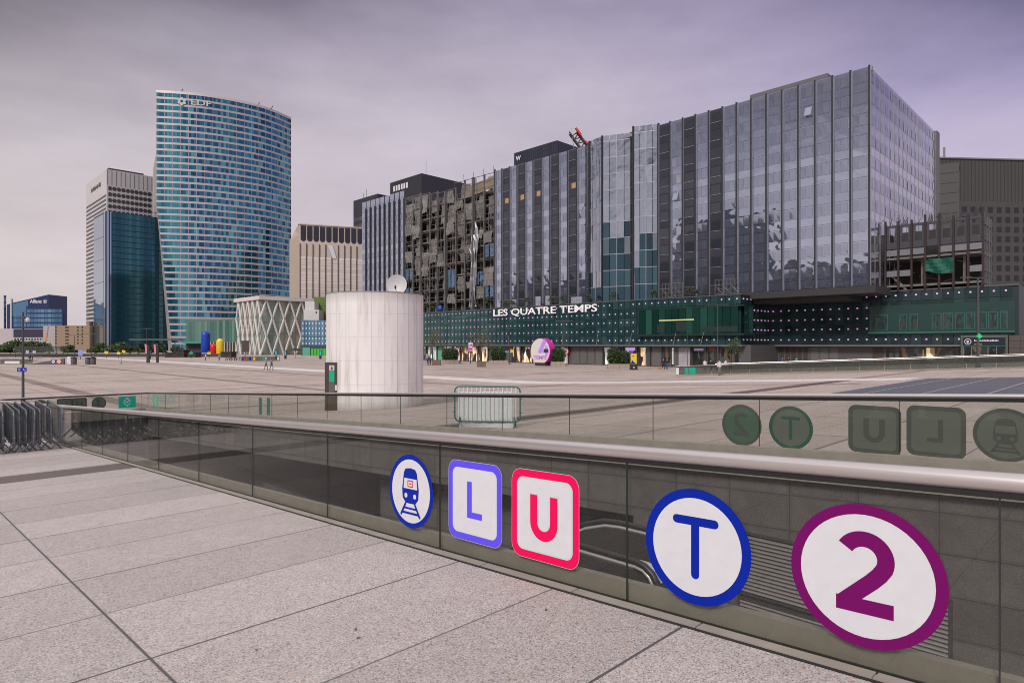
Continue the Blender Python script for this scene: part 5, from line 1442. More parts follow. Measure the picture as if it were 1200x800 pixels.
# abstract coloured figures, built as a plain stand-in of rounded blocks
def make_sculpture():
    o = gnd(248, 417.5); k = o.y/F
    th = thing('sculpture', 'sculpture of blue, red and yellow rounded pillars in front of the green pavilion', 'sculpture', o)
    mbu = M('sculpture_blue', (.008, .05, .42), .35); mre = M('sculpture_red', (.6, .02, .02), .35); mye = M('sculpture_yellow', (.75, .55, .03), .35)
    for nm, m_, dx, h, r in (('blue_pillar', mbu, -2.1, 30, 1.5), ('red_pillar', mre, .6, 15, 1.15), ('yellow_pillar', mye, 2.9, 21, 1.2)):
        H_ = h*k; mb = MB(); c = o + Vector((dx, 0, 0))
        mb.lathe(c, [(r*.9, 0), (r, .4), (r, H_ - r)] + [(max(.02, r*math.cos(R(a))), H_ - r + r*math.sin(R(a))) for a in (15, 30, 45, 60, 75, 90)], 20); mb.build(nm, m_, th, True)
    mb = MB(); mb.lathe(o + Vector((.4, 0, 0)), [(5.2, 0), (5.2, .25), (.1, .26)], 24); mb.build('plinth', m_greypan, th)
make_sculpture()

# buildings round the square that show only as reflections in the glass fronts
def skyline(x0, x1, y0, y1, h, col, nb):
    mb = MB(); block(mb, ([(x0, y0), (x1, y0), (x1, y1), (x0, y1)], 0, h))
    for k in range(nb):
        z0, z1 = h*(k + .35)/nb, h*(k + .85)/nb
        for a, b in (((x1 + .2, y0), (x1 + .2, y1)), ((x0, y0 - .2), (x1, y0 - .2)), ((x0 - .2, y0), (x0 - .2, y1))): mb.face([(a[0], a[1], z0), (b[0], b[1], z0), (b[0], b[1], z1), (a[0], a[1], z1)], 1)
    o = mb.build('skyline_building', [M('skyline_wall', col, .7), M('skyline_glass', (.03, .045, .07), .2, .3)]); o['kind'] = 'structure'
for q in ((-320, -262, 95, 150, 46, (.10, .12, .16), 12), (-300, -250, 30, 84, 62, (.16, .17, .20), 16), (-330, -270, -25, 22, 88, (.07, .09, .13), 20), (-300, -256, -90, -36, 55, (.2, .2, .22), 13), (-300, -262, 62, 92, 96, (.05, .08, .13), 22),
          (40, 75, 430, 460, 130, (.015, .018, .03), 30), (-6, 28, 258, 286, 66, (.035, .04, .055), 18)): skyline(*q)

# ------------------------------------------------------------------ plants
def bush(px, py, w, h, label, planter=None, group='hedges in planters along the mall', mat=m_leaf1, n=1500):
    o = gnd(px, py); k = o.y/F
    th = thing('hedge_bush', label, 'bush', o + UP*(.0), 0, group)
    W, H = w*k, h*k; mb = MB(); pts = []
    for _ in range(n):
        while True:
            a, b, c = random.uniform(-1, 1), random.uniform(-1, 1), random.uniform(-1, 1)
            q = abs(a)**3 + abs(b)**3 + abs(c)**3
            if q < 1 and q > .35: break
        pts.append(o + Vector((a*W/2, b*W*.35, H*.2 + H/2*(c + 1)*.8 + .05*H*math.sin(a*5 + b*3))))
    mb.leaves(pts, .16); mb.build('foliage', mat, th)
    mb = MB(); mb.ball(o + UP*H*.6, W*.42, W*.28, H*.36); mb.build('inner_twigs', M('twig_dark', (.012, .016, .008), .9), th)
def box_planter(px, py, w, h, label, mat, d=1.0):
    o = gnd(px, py); k = o.y/F; th = thing('planter', label, 'planter', o)
    W, H = w*k, h*k; mb = MB(); n = max(2, int(W/.8))
    for i in range(n): mb.box(o + Vector((-W/2 + W*(i + .5)/n, d/2, H/2)), W/n - .03, d, H)
    mb.build('sides', mat, th)
    mb = MB(); mb.box(o + Vector((0, d/2, H + .012)), W - .15, d - .15, .02); mb.build('soil', M('soil', (.04, .03, .02), .9), th)
def sapling(px, py, htop, w, label, mat=m_leaf2, n=420, trunk=.06, base=None, group='young trees in front of the mall', crown=.45):
    o = base if base is not None else gnd(px, py); k = o.y/F; H = (py - htop)*k; W = w*k
    th = thing('young_tree', label, 'tree', o, 0, group)
    mb = MB(); mb.tube([o, o + Vector((.1, 0, H*.35)), o + Vector((0, 0, H*.8))], trunk, 6, r2=trunk*.35)
    tips = []
    for i in range(9):
        z = H*(crown + .5*i/9); a = i*2.4; tip = o + Vector((math.cos(a)*W*.42*(1.15 - .6*i/9), math.sin(a)*W*.42, z + H*.12)); tips.append(tip)
        mb.tube([o + UP*z*.9, tip], trunk*.35, 4, r2=trunk*.15)
    mb.build('trunk', m_bark, th)
    mb = MB(); pts = []
    for _ in range(n):
        c = random.choice(tips); b = o + UP*(H*.6); f = random.uniform(.45, 1.15); p = b.lerp(c, f)
        pts.append(p + Vector((random.gauss(0, W*.09), random.gauss(0, W*.09), random.gauss(0, H*.05))))
    mb.leaves(pts, .15); mb.build('crown', mat, th)
bush(527.5, 425.6, 20, 18, 'round hedge bush in a long planter at the left end of the mall front')
bush(584, 426.6, 19, 20, 'trimmed hedge bush beside the blue and yellow sign post')
bush(654, 428.6, 17, 21, 'hedge bush half hidden behind the round 4 sign')
bush(719, 431.6, 16, 24, 'light green hedge bush left of the yellow poster pillar', n=1100)
bush(733, 431.6, 14, 20, 'darker hedge bush right next to the yellow poster pillar', n=900)
box_planter(527.5, 426.2, 21, 4.4, 'long stone planter under the leftmost round hedge', m_stoneplanter)
box_planter(584, 427.2, 23, 5, 'curved stone planter under the hedge by the sign post', m_stoneplanter)
box_planter(654, 429.4, 16, 5.6, 'stone planter under the hedge behind the round sign', m_stoneplanter)
box_planter(726, 432.4, 27, 6, 'long stone planter under the two hedges by the poster pillar', m_stoneplanter)
box_planter(511, 428, 10, 6, 'rust brown box planter nearest to the concrete drum', m_planter)
box_planter(564, 430, 10.5, 6.5, 'rust brown box planter standing free in front of the warm shop', m_planter)
for px, py, ht, w, lab in ((509, 427.5, 386, 20, 'thin young tree with olive leaves beside the concrete drum'), (563, 429.5, 387, 26, 'thin young tree with olive leaves in front of the warm lit shop')):
    o = gnd(px, py) + Vector((0, .5, 0)); sapling(px, py, ht, w, lab, base=o)
sapling(860, 434, 399, 14, 'slim young tree by the mall corner doors', m_leaf3, 500)
def big_tree(px, py, w, h, label, mat=m_leaf3, n=2600, o=None, grp=None, ls=.2, low=.3):
    o = o if o is not None else gnd(px, py); k = o.y/F; W, H = w*k, h*k
    th = thing('tree', label, 'tree', o, 0, grp)
    mb = MB(); mb.tube([o, o + UP*H*.35, o + UP*H*.75], W*.035 + .05, 7, r2=.05)
    for i in range(6): a = i*1.05; mb.tube([o + UP*H*.3, o + Vector((math.cos(a)*W*.3, math.sin(a)*W*.3, H*.62))], .09, 5, r2=.03)
    mb.build('trunk', m_bark, th)
    lobes = [(random.uniform(-.3, .3), random.uniform(-.3, .3), random.uniform(low, .8), random.uniform(.17, .3)) for _ in range(14)]
    mb = MB(); pts = []
    for _ in range(n):
        lx, ly, lz, lr = random.choice(lobes); v = Vector((random.gauss(0, 1), random.gauss(0, 1), random.gauss(0, 1))).normalized()*random.uniform(.6, 1.05)
        pts.append(o + Vector(((lx + v.x*lr)*W, (ly + v.y*lr)*W, min(1.02, max(.12 if low > .2 else .0, lz + v.z*lr*.8))*H)))
    mb.leaves(pts, ls); mb.build('crown', mat, th)
big_tree(1001, 426.5, 40, 33, 'dense dark green tree before the right part of the mall', m_leaf1, 3200, ls=.17)
bush(1040, 427, 18, 7, 'low flat shrub right of the dense dark tree', group='low shrubs', n=500)
# green strip at the far left end of the square
G2 = 'trees beyond the end of the square'
for px, w, h, lab in ((4, 26, 13, 'leafy tree at the left edge beyond the parapet'), (28, 34, 20, 'wide tree behind the left glass shelter'), (44, 30, 20, 'rounded tree before the pale low building'), (81, 16, 12, 'small tree under the brown building'), (112, 18, 14, 'bushy tree between brown building and dark tower'),
                      (139, 24, 16, 'rounded tree left of the flag posts'), (165, 30, 14, 'bushy tree behind the flag posts'), (183, 24, 15, 'bushy tree right of the flag posts'), (208, 20, 9, 'low tree near the sculpture')):
    o = at(px, 228.0, .3); big_tree(px, 0, w*1.1, h*1.0, lab, m_leaf3, 1300, o, G2, .5, .08)
# plants in tubs along the mall roof
for i, (px, h, lab) in enumerate(((497, 12, 'roof sapling over the left end of the mall glass'), (508, 9, 'short roof sapling below the scaffolding'), (558, 12, 'roof sapling just left of the mall name'), (569, 15, 'taller roof sapling above the letter L'), (592, 9, 'roof sapling above the letter E'), (600, 10, 'roof sapling above the gap before QUATRE'), (617, 13, 'roof sapling between pale panels'),
                             (646, 13, 'roof sapling above the letters QUA'), (658, 12, 'roof sapling above the letters TRE'), (690, 12, 'roof sapling above the letter P'), (717, 14, 'roof sapling at the foot of the folded glass'), (766, 13, 'roof sapling right of the folded glass'), (808, 14, 'roof sapling over the green bay window'), (816, 10, 'short roof sapling over the bay window right end'))):
    s = s_on(px, TF1 + 1.2); x, y = XY(TF1 + 1.2, s); o = Vector((x, y, ROOF)); py = HZ - (ROOF - EYE)*F/y
    sapling(px, py, py - h, 8, lab, m_leaf3, 170, .05, o, 'saplings along the mall roof', .3)
# crates of panels and frames on the roof
for px, w, h, lab in ((603, 6, 10, 'speckled glass panel leaning on the mall roof above the letter S'), (631, 7, 12, 'pale blue panel standing on the mall roof'), (642, 6, 12, 'white panel on the mall roof above the letter U'), (676, 14, 9, 'blue grey panel stack on the mall roof')):
    T = TF1 + 2.2; s = s_on(px, T); c = P(T, s, ROOF); k = c.y/F
    th = thing('facade_panel', lab, 'panel', c)
    mb = MB(); f = Face(c, -U2, -U1); f.box(mb, -w*k/2*1.2, w*k/2*1.2, 0, h*k, 0, .1); mb.build('sheet', FG('loose_panel', [(0, (.4, .43, .5)), (1, (.6, .6, .66))], .6, .15, .3, 2), th)
    mb = MB(); f.box(mb, -w*k/2*1.2, -w*k/2*1.2 + .1, 0, h*k, .101, .15); f.box(mb, w*k/2*1.2 - .1, w*k/2*1.2, 0, h*k, .101, .15); mb.build('frame', m_frame, th)
T = TF1 + 2.5
for x0, x1, lab in ((776, 800, 'scaffold railing on the mall roof left of the saplings'), (838, 866, 'tall scaffold cage on the mall roof by the block corner')):
    a, b = s_on(x1, T), s_on(x0, T); f = Face(P(T, a, ROOF), U2, -U1); th = thing('scaffold', lab, 'scaffold', P(T, a, ROOF)); mb = MB(); n = 6; hh = 2.9
    for k in range(n + 1): mb.tube([f.p((b - a)*k/n, 0), f.p((b - a)*k/n, hh)], .06, 5)
    mb.build('posts', m_scaf, th); mb = MB()
    for z in (.4, 1.2, 2.0, 2.85): mb.tube([f.p(0, z), f.p(b - a, z)], .05, 5)
    for k in range(n): mb.tube([f.p((b - a)*k/n, .3 + .8*(k % 2)), f.p((b - a)*(k + 1)/n, 1.1 + .8*(k % 2))], .05, 5)
    mb.build('rails', m_scaf, th)

# ------------------------------------------------------------------ street furniture
def lamp(px, py, ptop, label, arms=2, r=.09, base=None, sign=None):
    o = base if base is not None else gnd(px, py); k = o.y/F; H = (py - ptop)*k
    th = thing('lamp_post', label, 'lamp post', o)
    mb = MB(); mb.tube([o - UP*.05, o + UP*H*.5, o + UP*H], r, 8, r2=r*.65); mb.build('pole', m_pole, th)
    mb = MB(); mb.tube([o - UP*.05, o + UP*.35], r*1.6, 8); mb.build('base', m_pole, th)
    for sg in ((-1, 1) if arms == 2 else ()):
        mb = MB(); mb.tube([o + UP*H, o + Vector((sg*1.3, 0, H + .02))], .05, 6); mb.box(o + Vector((sg*1.25, 0, H + .03)), .8, .35, .1); mb.build('lamp_head', m_steel_dk, th)
    return th, o, k, H
th, o, k, H = lamp(27, 474, 365.5, 'dark camera post with a dome camera and small blue signs at the left', 0, .085, base=P(7.2, 52, gz(52)) if False else None)
c = o + UP*(H*.94)
mb = MB(); mb.tube([c, c + Vector((.12, -.05, .0)), c + Vector((.32, -.05, .0))], .03, 6); mb.box(c + Vector((.1, -.05, 0)), .12, .1, .12); mb.build('bracket', m_pole, th)
mb = MB(); mb.ball(c + Vector((.36, -.05, -.2)), .13, .13, .13, 12, 8); mb.lathe(c + Vector((.36, -.05, -.2)), [(.135, 0), (.13, .1), (.05, .2)], 12); mb.build('dome_camera', m_dish, th, True)
mblue = M('plate_blue', (.01, .02, .35), .4)
for dx, lt in ((-.16, 'V'), (.17, 'L')):
    O = o + Vector((dx, -.11, (474 - 433)*k)); mb = MB(); mb.box(O, .3, .02, .26); pl = mb.build('blue_plate', mblue, th)
    mb = MB()
    for q in (stroke([(-.07, .06), (0, -.06), (.07, .06)], .02) if lt == 'V' else stroke([(-.05, .08), (-.05, -.02), (.06, -.02), (.07, -.08)], .022)): mb.face([O + Vector((u, -.013, v)) for u, v in q])
    mb.build('pictogram', m_white, pl)
lamp(539, 425.6, 371.5, 'tall lamp post in front of the mall next to the pink banner')
lamp(661, 429, 376, 'lamp post right of the round 4 sign', 2)
lamp(841, 433.5, 357, 'tall lamp post by the man at the glass fence')
lamp(805.5, 432, 392, 'short lamp post in front of the poster panel', 0, .06)
th, o, k, H = lamp(1146, 431, 325.5, 'thick lamp post with twin heads before the metro entrance', 2, .14)
mb = MB(); O = o + Vector((0, -.2, (431 - 393.8)*k))
mb.box(O, .52, .06, .18); mb.box(O + UP*.0 + Vector((0, 0, .17)), .18, .06, .16); mb.box(O - UP*.17, .18, .06, .16); mb.build('green_cross', M('green_cross', (.02, .4, .15), .5, emit=(.02, .6, .2), es=.4), th)
th, o, k, H = lamp(87.5, 424.5, 392.5, 'grey lamp post in front of the brown building')
th, o, k, H = lamp(107, 426, 391, 'grey lamp post at the corner of the dark tower')
lamp(142, 426.5, 402, 'slender post with coloured signs before the dark tower', 0, .05)
lamp(172, 424.5, 385, 'lamp post beside the pink flags', 2, .08)
lamp(287, 420, 384, 'thin lamp post before the lattice building', 2, .07)
# pink flags on dark posts
for px, lab in ((171, 'left of the two slanting pink flags on dark posts'), (181.5, 'right of the two slanting pink flags on dark posts')):
    o = gnd(px + 3, 425); k = o.y/F; th = thing('flag_post', lab, 'flag', o)
    mb = MB(); mb.box(o + UP*21*k/2, .42, .4, 21*k); mb.build('post', M('post_dark', (.03, .022, .02), .6), th)
    mb = MB(); q = o + Vector((-2.4*k, -.3, 0)); mb.face([q + Vector((-.05, 0, 12*k)), q + Vector((.32, 0, 12*k - .3)), q + Vector((.2, 0, 21*k)), q + Vector((-.25, 0, 22*k))]); mb.build('banner', M('banner_pink', (.65, .2, .35), .6, 0, .5, 1.2), th)
# canopy line on slim posts
th = thing('canopy', 'long thin flat canopy on slim posts before the dark tower', 'canopy', at(178, 225))
mb = MB(); a, b = at(154, 225, hz(397, 225)), at(212, 225, hz(398.5, 225)); mb.box((a + b)/2, (b - a).length, 3, .5); mb.build('roof', m_greypan, th)
for px in (172, 205):
    mb = MB(); mb.tube([at(px, 225, 0), at(px, 225, hz(397.5, 225))], .15, 6); mb.build('post', m_pole, th)
# glass shelter and ramp walls at the far left
th = thing('glass_shelter', 'long low glass shelter with dark frame at the far left', 'shelter', at(45, 205))
ff = Face(at(18, 205), Vector((1, 0, 0)), Vector((0, -1, 0))); ln = 56*205/F
mb = MB(); ff.quad(mb, 0, ln, 1, 3.2, 0); mb.build('glass', clear_glass('shelter_glass', (.55, .62, .6), 1.5, .1), th)
mb = MB(); ff.box(mb, -.2, ln + .2, 3.2, 3.45, -3, .2)
for j in range(8): ff.box(mb, ln*j/7 - .06, ln*j/7 + .06, 0, 3.2, -.1, .02)
mb.build('frame', M('shelter_frame', (.05, .06, .055), .5), th)
mb = MB(); ff.box(mb, 3.4, 4.4, 1.2, 2.2, .03, .06); ff.box(mb, 5.6, 6.6, 1.2, 2.2, .03, .06); mb.build('posters', M('shelter_poster', (.4, .4, .6), .5, 0, .5, 2), th)
def ramp_fence(p0, p1, h, label, glassm, signs=()):
    th = thing('glass_fence', label, 'fence', p0); d = p1 - p0; ln = d.length; d.normalize(); n = Vector((d.y, -d.x, 0))
    if n.y > 0: n = -n
    def q(u, z, w=0): 
        p = p0.lerp(p1, u/ln); return Vector((p.x, p.y, p.z + z)) + n*w
    np_ = max(2, round(ln/2.2))
    for i in range(np_):
        mb = MB(); a, b = ln*i/np_ + .02, ln*(i + 1)/np_ - .02; mb.hexa([q(a, .05, -.01), q(b, .05, -.01), q(b, .05, .01), q(a, .05, .01), q(a, h - .06, -.01), q(b, h - .06, -.01), q(b, h - .06, .01), q(a, h - .06, .01)]); mb.build('glass_panel', glassm, th)
    mb = MB(); mb.tube([q(0, h), q(ln/2, h), q(ln, h)], .038, 8); mb.build('handrail', m_steel, th)
    mb = MB(); mb.hexa([q(0, 0, -.15), q(ln, 0, -.15), q(ln, 0, .05), q(0, 0, .05), q(0, .16, -.15), q(ln, .16, -.15), q(ln, .16, .05), q(0, .16, .05)]); mb.build('kerb', m_kerb, th)
    for u0, u1, z0, z1, mat in signs:
        mb = MB(); mb.face([q(u0*ln, z0, .03), q(u1*ln, z0, .03), q(u1*ln, z1, .03), q(u0*ln, z1, .03)]); mb.build('sticker', mat, th)
    return th, q, ln
m_dg = clear_glass('dull_glass', (.50, .54, .51), 1.4, .10, (.2, .21, .19))
a, b = gnd(792, 440.3), gnd(1204, 431.5)
th, q, ln = ramp_fence(a, b, 1.15, 'long glass fence with steel handrail before the mall on the right', m_dg, ((.0015, .012, .1, .95, m_white), (.035, .048, .2, .95, m_teal), (.052, .075, .2, .95, m_teal)))
a2, b2 = gnd(838, 435.2), gnd(1204, 425)
ramp_fence(a2, b2, 1.1, 'rear glass fence parallel to the long one before the mall', m_dg)
a, b = gnd(-12, 427), gnd(38, 427); ramp_fence(a, b, 1.2, 'low pale glass fence at the far left edge', m_dg, ((0.35, .7, .2, .7, m_white),))
th = thing('stairwell_wall', 'grey wall with round blue and red signs at the far left stairwell', 'wall', gnd(55, 427))
a = gnd(36, 427); b = gnd(75, 427); mb = MB(); d = (b - a)
mb.hexa([a, b, b + Vector((0, .3, 0)), a + Vector((0, .3, 0)), a + UP*.1, b + UP*1.25, b + Vector((0, .3, 1.25)), a + Vector((0, .3, .1))]); mb.build('wall', m_greypan, th)
for f, m_ in ((.68, m_blue), (.85, m_red)):
    c = a.lerp(b, f) + Vector((0, -.02, .62)); mb = MB(); mb.face([c + Vector((u, 0, v)) for u, v in circ(.5, 16)]); s = mb.build('round_sign', m_white, th)
    mb = MB(); mb.ring(circ(.5, 16), circ(.36, 16), c + Vector((0, -.01, 0)), Vector((1, 0, 0)), UP, Vector((0, -1, 0)), 0); mb.face([c + Vector((u, -.01, v)) for u, v in rrect(.4, .16, .03, 2)]); mb.build('mark', m_, s)
th = thing('handrail', 'pale sloping handrail of the far left stairs', 'rail', gnd(42, 426))
mb = MB(); a = gnd(34, 428); b = gnd(48, 424); mb.tube([a, a + UP*.5, b + UP*1.3, b], .06, 6); mb.tube([a + UP*.2, b + UP*1.0], .04, 6); mb.build('rail', m_steel, th)
a, b = gnd(283, 423.4), gnd(328, 423.0)
ramp_fence(a, b, 1.25, 'pale glass fence with round signs below the lattice building', m_dg, ((.02, .05, .3, 1, m_blue), (.085, .13, .3, 1.0, m_red), (.20, .25, .3, 1.0, m_blue), (.30, .355, .25, 1.05, m_yellow), (.54, .6, .3, 1.05, m_teal), (.61, .65, .4, .9, m_white), (.93, .98, .3, 1, m_white)))
def box_sign(px, py, w, h, label, mat, pole=0.0, name='sign_board', cat='sign', split=None):
    o = gnd(px, py); k = o.y/F; th = thing(name, label, cat, o)
    z0 = pole*k
    mb = MB(); mb.box(o + UP*(z0 + h*k/2), w*k, .18, h*k); bd = mb.build('board', mat, th)
    if pole:
        mb = MB(); mb.tube([o, o + UP*z0], .08, 6); mb.build('post', m_pole, th)
    return th, o, k, bd
box_sign(81, 426.3, 4.5, 8.5, 'small white booth at the end of the square', m_white, 0, 'booth', 'booth')
for px, lab in ((103.5, 'dark bin left of the corner lamp post'), (109, 'dark pillar right of the corner lamp post'), (86.5, 'dark grey bin beside the white booth')):
    o = gnd(px, 427); k = o.y/F; th = thing('litter_bin', lab, 'bin', o); mb = MB(); mb.lathe(o, [(.5, 0), (.55, .9), (.48, 1.25)], 10); mb.build('drum', m_greypan, th); mb = MB(); mb.lathe(o + UP*1.25, [(.6, 0), (.6, .12), (.1, .22)], 10); mb.build('lid', m_black, th)
box_sign(94.5, 421, 5, 7, 'blue and red poster board before the brown building', M('poster_mix', (.25, .3, .6), .5, 0, .6, 1.2), 4)
for px, py, m_, lab in ((125, 419.5, m_yellow, 'green and yellow sign before the dark tower, the left one'), (139, 420, m_yellow, 'pair of yellow green signs on the slender post'), (145, 418, m_yellow, 'yellow sign with red top right of the slender post'), (245, 420, m_yellow, 'yellow sign at the foot of the sculpture'), (224, 420, m_teal, 'green sign among the dark kiosks')):
    th, o, k, bd = box_sign(px, py, 3.8, 2.6, lab, m_, 5)
    mb = MB(); mb.box(o + Vector((0, -.1, 8.1*k)), 2*k, .15, 1*k); mb.build('top_plate', m_red if 'red' in lab else m_teal, th)
box_sign(287.5, 417, 9, 13.5, 'plain dark board standing before the lattice building', M('board_dark', (.06, .045, .04), .6), 4.5)
for px, lab in ((323.5, 'left of two slim dark totems before the lattice building'), (334.5, 'right of two slim dark totems before the lattice building'), (375.5, 'slim dark totem by the green doors'), (175.5, 'slim glass totem between the flag posts')):
    th, o, k, bd = box_sign(px, 420.5, 2.6, 10.5, lab, m_black, 0, 'totem', 'totem'); mb = MB(); mb.box(o + Vector((0, -.1, 7*k)), 1.6*k, .03, 5*k); mb.build('screen', M('totem_blue', (.03, .3, .45), .4, emit=(.03, .4, .6), es=.3), th)
def umbrella(px, py, w, label):
    o = gnd(px, py); k = o.y/F; th = thing('parasol', label, 'parasol', o); W = w*k
    mb = MB(); mb.tube([o, o + UP*3], .06, 6); mb.build('pole', m_pole, th)
    mb = MB(); mb.lathe(o + UP*2.2, [(W/2, 0), (W*.3, .55), (.05, .95)], 10); mb.build('canopy', M('parasol_dark', (.02, .022, .03), .6), th)
umbrella(346, 419.5, 15, 'dark parasol at the foot of the lattice building')
# kiosks and dark clutter along the parapet
for px, w, h, lab in ((214, 10, 9, 'dark brown kiosk with flat roof left of the sculpture'), (203, 12, 6, 'low dark brown kiosk near the trees'), (228, 9, 6, 'low dark stall behind the sculpture'), (268, 12, 7, 'dark stall right of the sculpture')):
    o = gnd(px, 418.5); k = o.y/F; th = thing('kiosk', lab, 'kiosk', o); mb = MB(); mb.box(o + UP*h*k*.42, w*k, 4, h*k*.84); mb.build('walls', M('kiosk_brown', (.045, .03, .024), .8, 0, .3, .6), th)
    mb = MB(); mb.box(o + UP*h*k*.88, w*k*1.1, 4.4, h*k*.1); mb.build('roof', M('kiosk_roof', (.03, .028, .028), .8), th)
    mb = MB(); mb.box(o + Vector((0, -2.02, h*k*.5)), w*k*.5, .05, h*k*.35); mb.build('hatch', m_black, th)
def cluttered_bikes():
    for i, px in enumerate((268, 273, 279)):
        o = gnd(px, 422.3); th = thing('parked_scooter', ('dark parked scooter nearest to the sculpture', 'dark parked scooter in the middle of three', 'dark parked scooter nearest to the lattice building')[i], 'scooter', o)
        for dx in (-.6, .6):
            mb = MB(); mb.tube([o + Vector((dx + .32*math.cos(R(30*a)), 0, .33 + .32*math.sin(R(30*a)))) for a in range(13)], .06, 6, cap=False); mb.build('wheel', m_black, th)
        mb = MB(); mb.tube([o + Vector((-.6, 0, .4)), o + Vector((-.1, 0, .45)), o + Vector((.45, 0, .7)), o + Vector((.55, 0, 1.1))], .09, 6); mb.box(o + Vector((-.35, 0, .78)), .7, .28, .14); mb.build('body', m_greypan, th)
cluttered_bikes()
# round 4 sign
def round_sign():
    o = gnd(633, 428.4); k = o.y/F; Rr = 15.2*k
    th = thing('round_sign', 'big cream disc sign with a violet 4 and magenta side before the mall', 'sign', o)
    nrm = Vector((-math.sin(R(44)), -math.cos(R(44)), 0)); X = Vector((-nrm.y, nrm.x, 0)); thick = 1.55
    c0 = o + UP*(17*k) + X*0
    X = Vector((math.cos(R(44)), -math.sin(R(44)), 0))
    front = circ(Rr, 48)
    mb = MB(); mb.prism(front, c0, X, UP, nrm, -thick, 0); mb.build('disc', M('magenta_side', (.62, .02, .36), .4), th)
    mb = MB(); mb.face([c0 + X*u + UP*v + nrm*.02 for u, v in circ(Rr*.97, 48)]); mb.build('face', M('cream_face', (.66, .61, .585), .5), th)
    mv = M('violet_figure', (.42, .22, .74), .4, emit=(.4, .2, .7), es=.15)
    mb = MB()
    for q in stroke([(.52*Rr, .86*Rr), (.0, .0), (.0, -.12*Rr)], .34*Rr, False) : mb.face([c0 + X*u + UP*v + nrm*.03 for u, v in q])
    for q in [[(-.12*Rr, -.12*Rr), (.9*Rr, -.12*Rr), (.9*Rr, .16*Rr), (-.12*Rr, .16*Rr)], [(.52*Rr, .5*Rr), (.52*Rr, -.34*Rr), (.78*Rr, -.34*Rr), (.78*Rr, .3*Rr)]]: mb.face([c0 + X*u + UP*v + nrm*.034 for u, v in q])
    mb.build('figure', mv, th)
    mb = MB(); mb.face([c0 + X*u + UP*v + nrm*.04 for u, v in ((.4*Rr, -.1*Rr), (.82*Rr, -.1*Rr), (.82*Rr, .18*Rr), (.4*Rr, .18*Rr))]); mb.build('screen', M('screen_dark', (.06, .03, .02), .4), th)
    text('TEMPS', .36*Rr, c0 + UP*(-.5*Rr) + nrm*.03, X, UP, M('temps_letters', (.45, .15, .55), .4), 'lettering', th, .03, .01, width=1.35*Rr)
    mb = MB(); mb.box(o + UP*.28 + -nrm*.7, 2.6, 1.5, .62, X, nrm); mb.build('base', m_tar, th)
round_sign()
# banner, sign posts, no entry discs, poster pillar
o = gnd(551.5, 426); k = o.y/F; th = thing('banner_post', 'pink and white banner on a black post before the warm shop', 'banner', o)
mb = MB(); mb.tube([o, o + UP*14*k], .1, 6); mb.box(o + UP*13.5*k, 3.5*k, .2, 1.6*k); mb.build('post', m_black, th)
mb = MB(); mb.box(o + UP*19.6*k, 4.8*k, .12, 10.4*k); b_ = mb.build('panel', M('banner_white', (.7, .62, .66), .5), th)
mb = MB(); mb.box(o + Vector((0, -.07, 17*k)), 4.2*k, .02, 4*k); mb.box(o + Vector((0, -.07, 21.4*k)), 3.4*k, .02, 1.6*k); mb.build('print', M('banner_print', (.62, .06, .35), .5), b_)
o = gnd(597.5, 427); k = o.y/F; th = thing('sign_post', 'black post with a blue and a yellow plate before the mall', 'sign', o)
mb = MB(); mb.tube([o, o + UP*18*k], .07, 6); mb.build('post', m_black, th)
for dx, m_ in ((-3.2, M('plate_sky', (.03, .3, .6), .5)), (2.4, m_yellow)):
    mb = MB(); mb.box(o + Vector((dx*k, -.08, (15 if dx < 0 else 15.6)*k)), (4.6 if dx < 0 else 3.8)*k, .06, (2 if dx < 0 else 3.4)*k); mb.build('plate', m_, th)
mb = MB(); mb.box(o + Vector((1*k, -.08, 18.4*k)), 2.6*k, .06, 1.2*k); mb.build('plate', m_red, th)
for px, py, r, lab in ((536, 410.5, 4.0, 'red rimmed round sign behind the leftmost hedge'), (663, 411.5, 4.4, 'red rimmed round sign behind the lamp post')):
    T = TF1 + .6; s = s_on(px, T); c = P(T, s, 0); k = c.y/F; c.z = hz(py, c.y); th = thing('round_sign', lab, 'sign', c - UP*r*k)
    mb = MB(); f = Face(c, -U2, -U1); mb.prism(circ(r*k, 24), c, f.D, UP, f.N, -.1, 0); mb.build('rim', m_red, th)
    mb = MB(); mb.face([f.p(u, v, .02) for u, v in circ(r*k*.74, 24)]); mb.build('field', m_white, th)
    mb = MB(); mb.face([f.p(u, v, .03) for u, v in rrect(r*k*.7, r*k*.8, .1, 3)]); mb.build('figure', m_greypan, th)
    mb = MB(); f.box(mb, -.08, .08, -r*k - (c.z - r*k) + .05, -r*k, -.1, -.02); mb.build('post', m_grey, th)
o = gnd(742.5, 433.3); k = o.y/F; th = thing('poster_pillar', 'dark poster pillar with a yellow poster before the mall', 'poster pillar', o)
mb = MB(); mb.box(o + UP*10*k, 8.8*k, .5, 20*k); mb.build('body', M('pillar_dark', (.022, .017, .016), .5), th)
mb = MB(); mb.box(o + Vector((-.3*k, -.27, 13.2*k)), 7*k, .04, 12*k); pp = mb.build('poster', M('poster_yellow', (.72, .5, .04), .5, 0, .08, 2), th)
mb = MB(); mb.face([o + Vector((a*k, -.295, b*k)) for a, b in ((-3.6, 7.5), (2.6, 7.5), (-.5, 9.5), (-2.2, 12))]); mb.face([o + Vector((a*k, -.296, b*k)) for a, b in ((-2.2, 16.4), (.6, 17.4), (.8, 16.6), (-2, 15.8))]); mb.build('print', m_blue, pp)
mb = MB(); mb.box(o + Vector((0, -.27, 3*k)), 1.4*k, .03, 1.4*k); mb.build('mark', m_white, th)
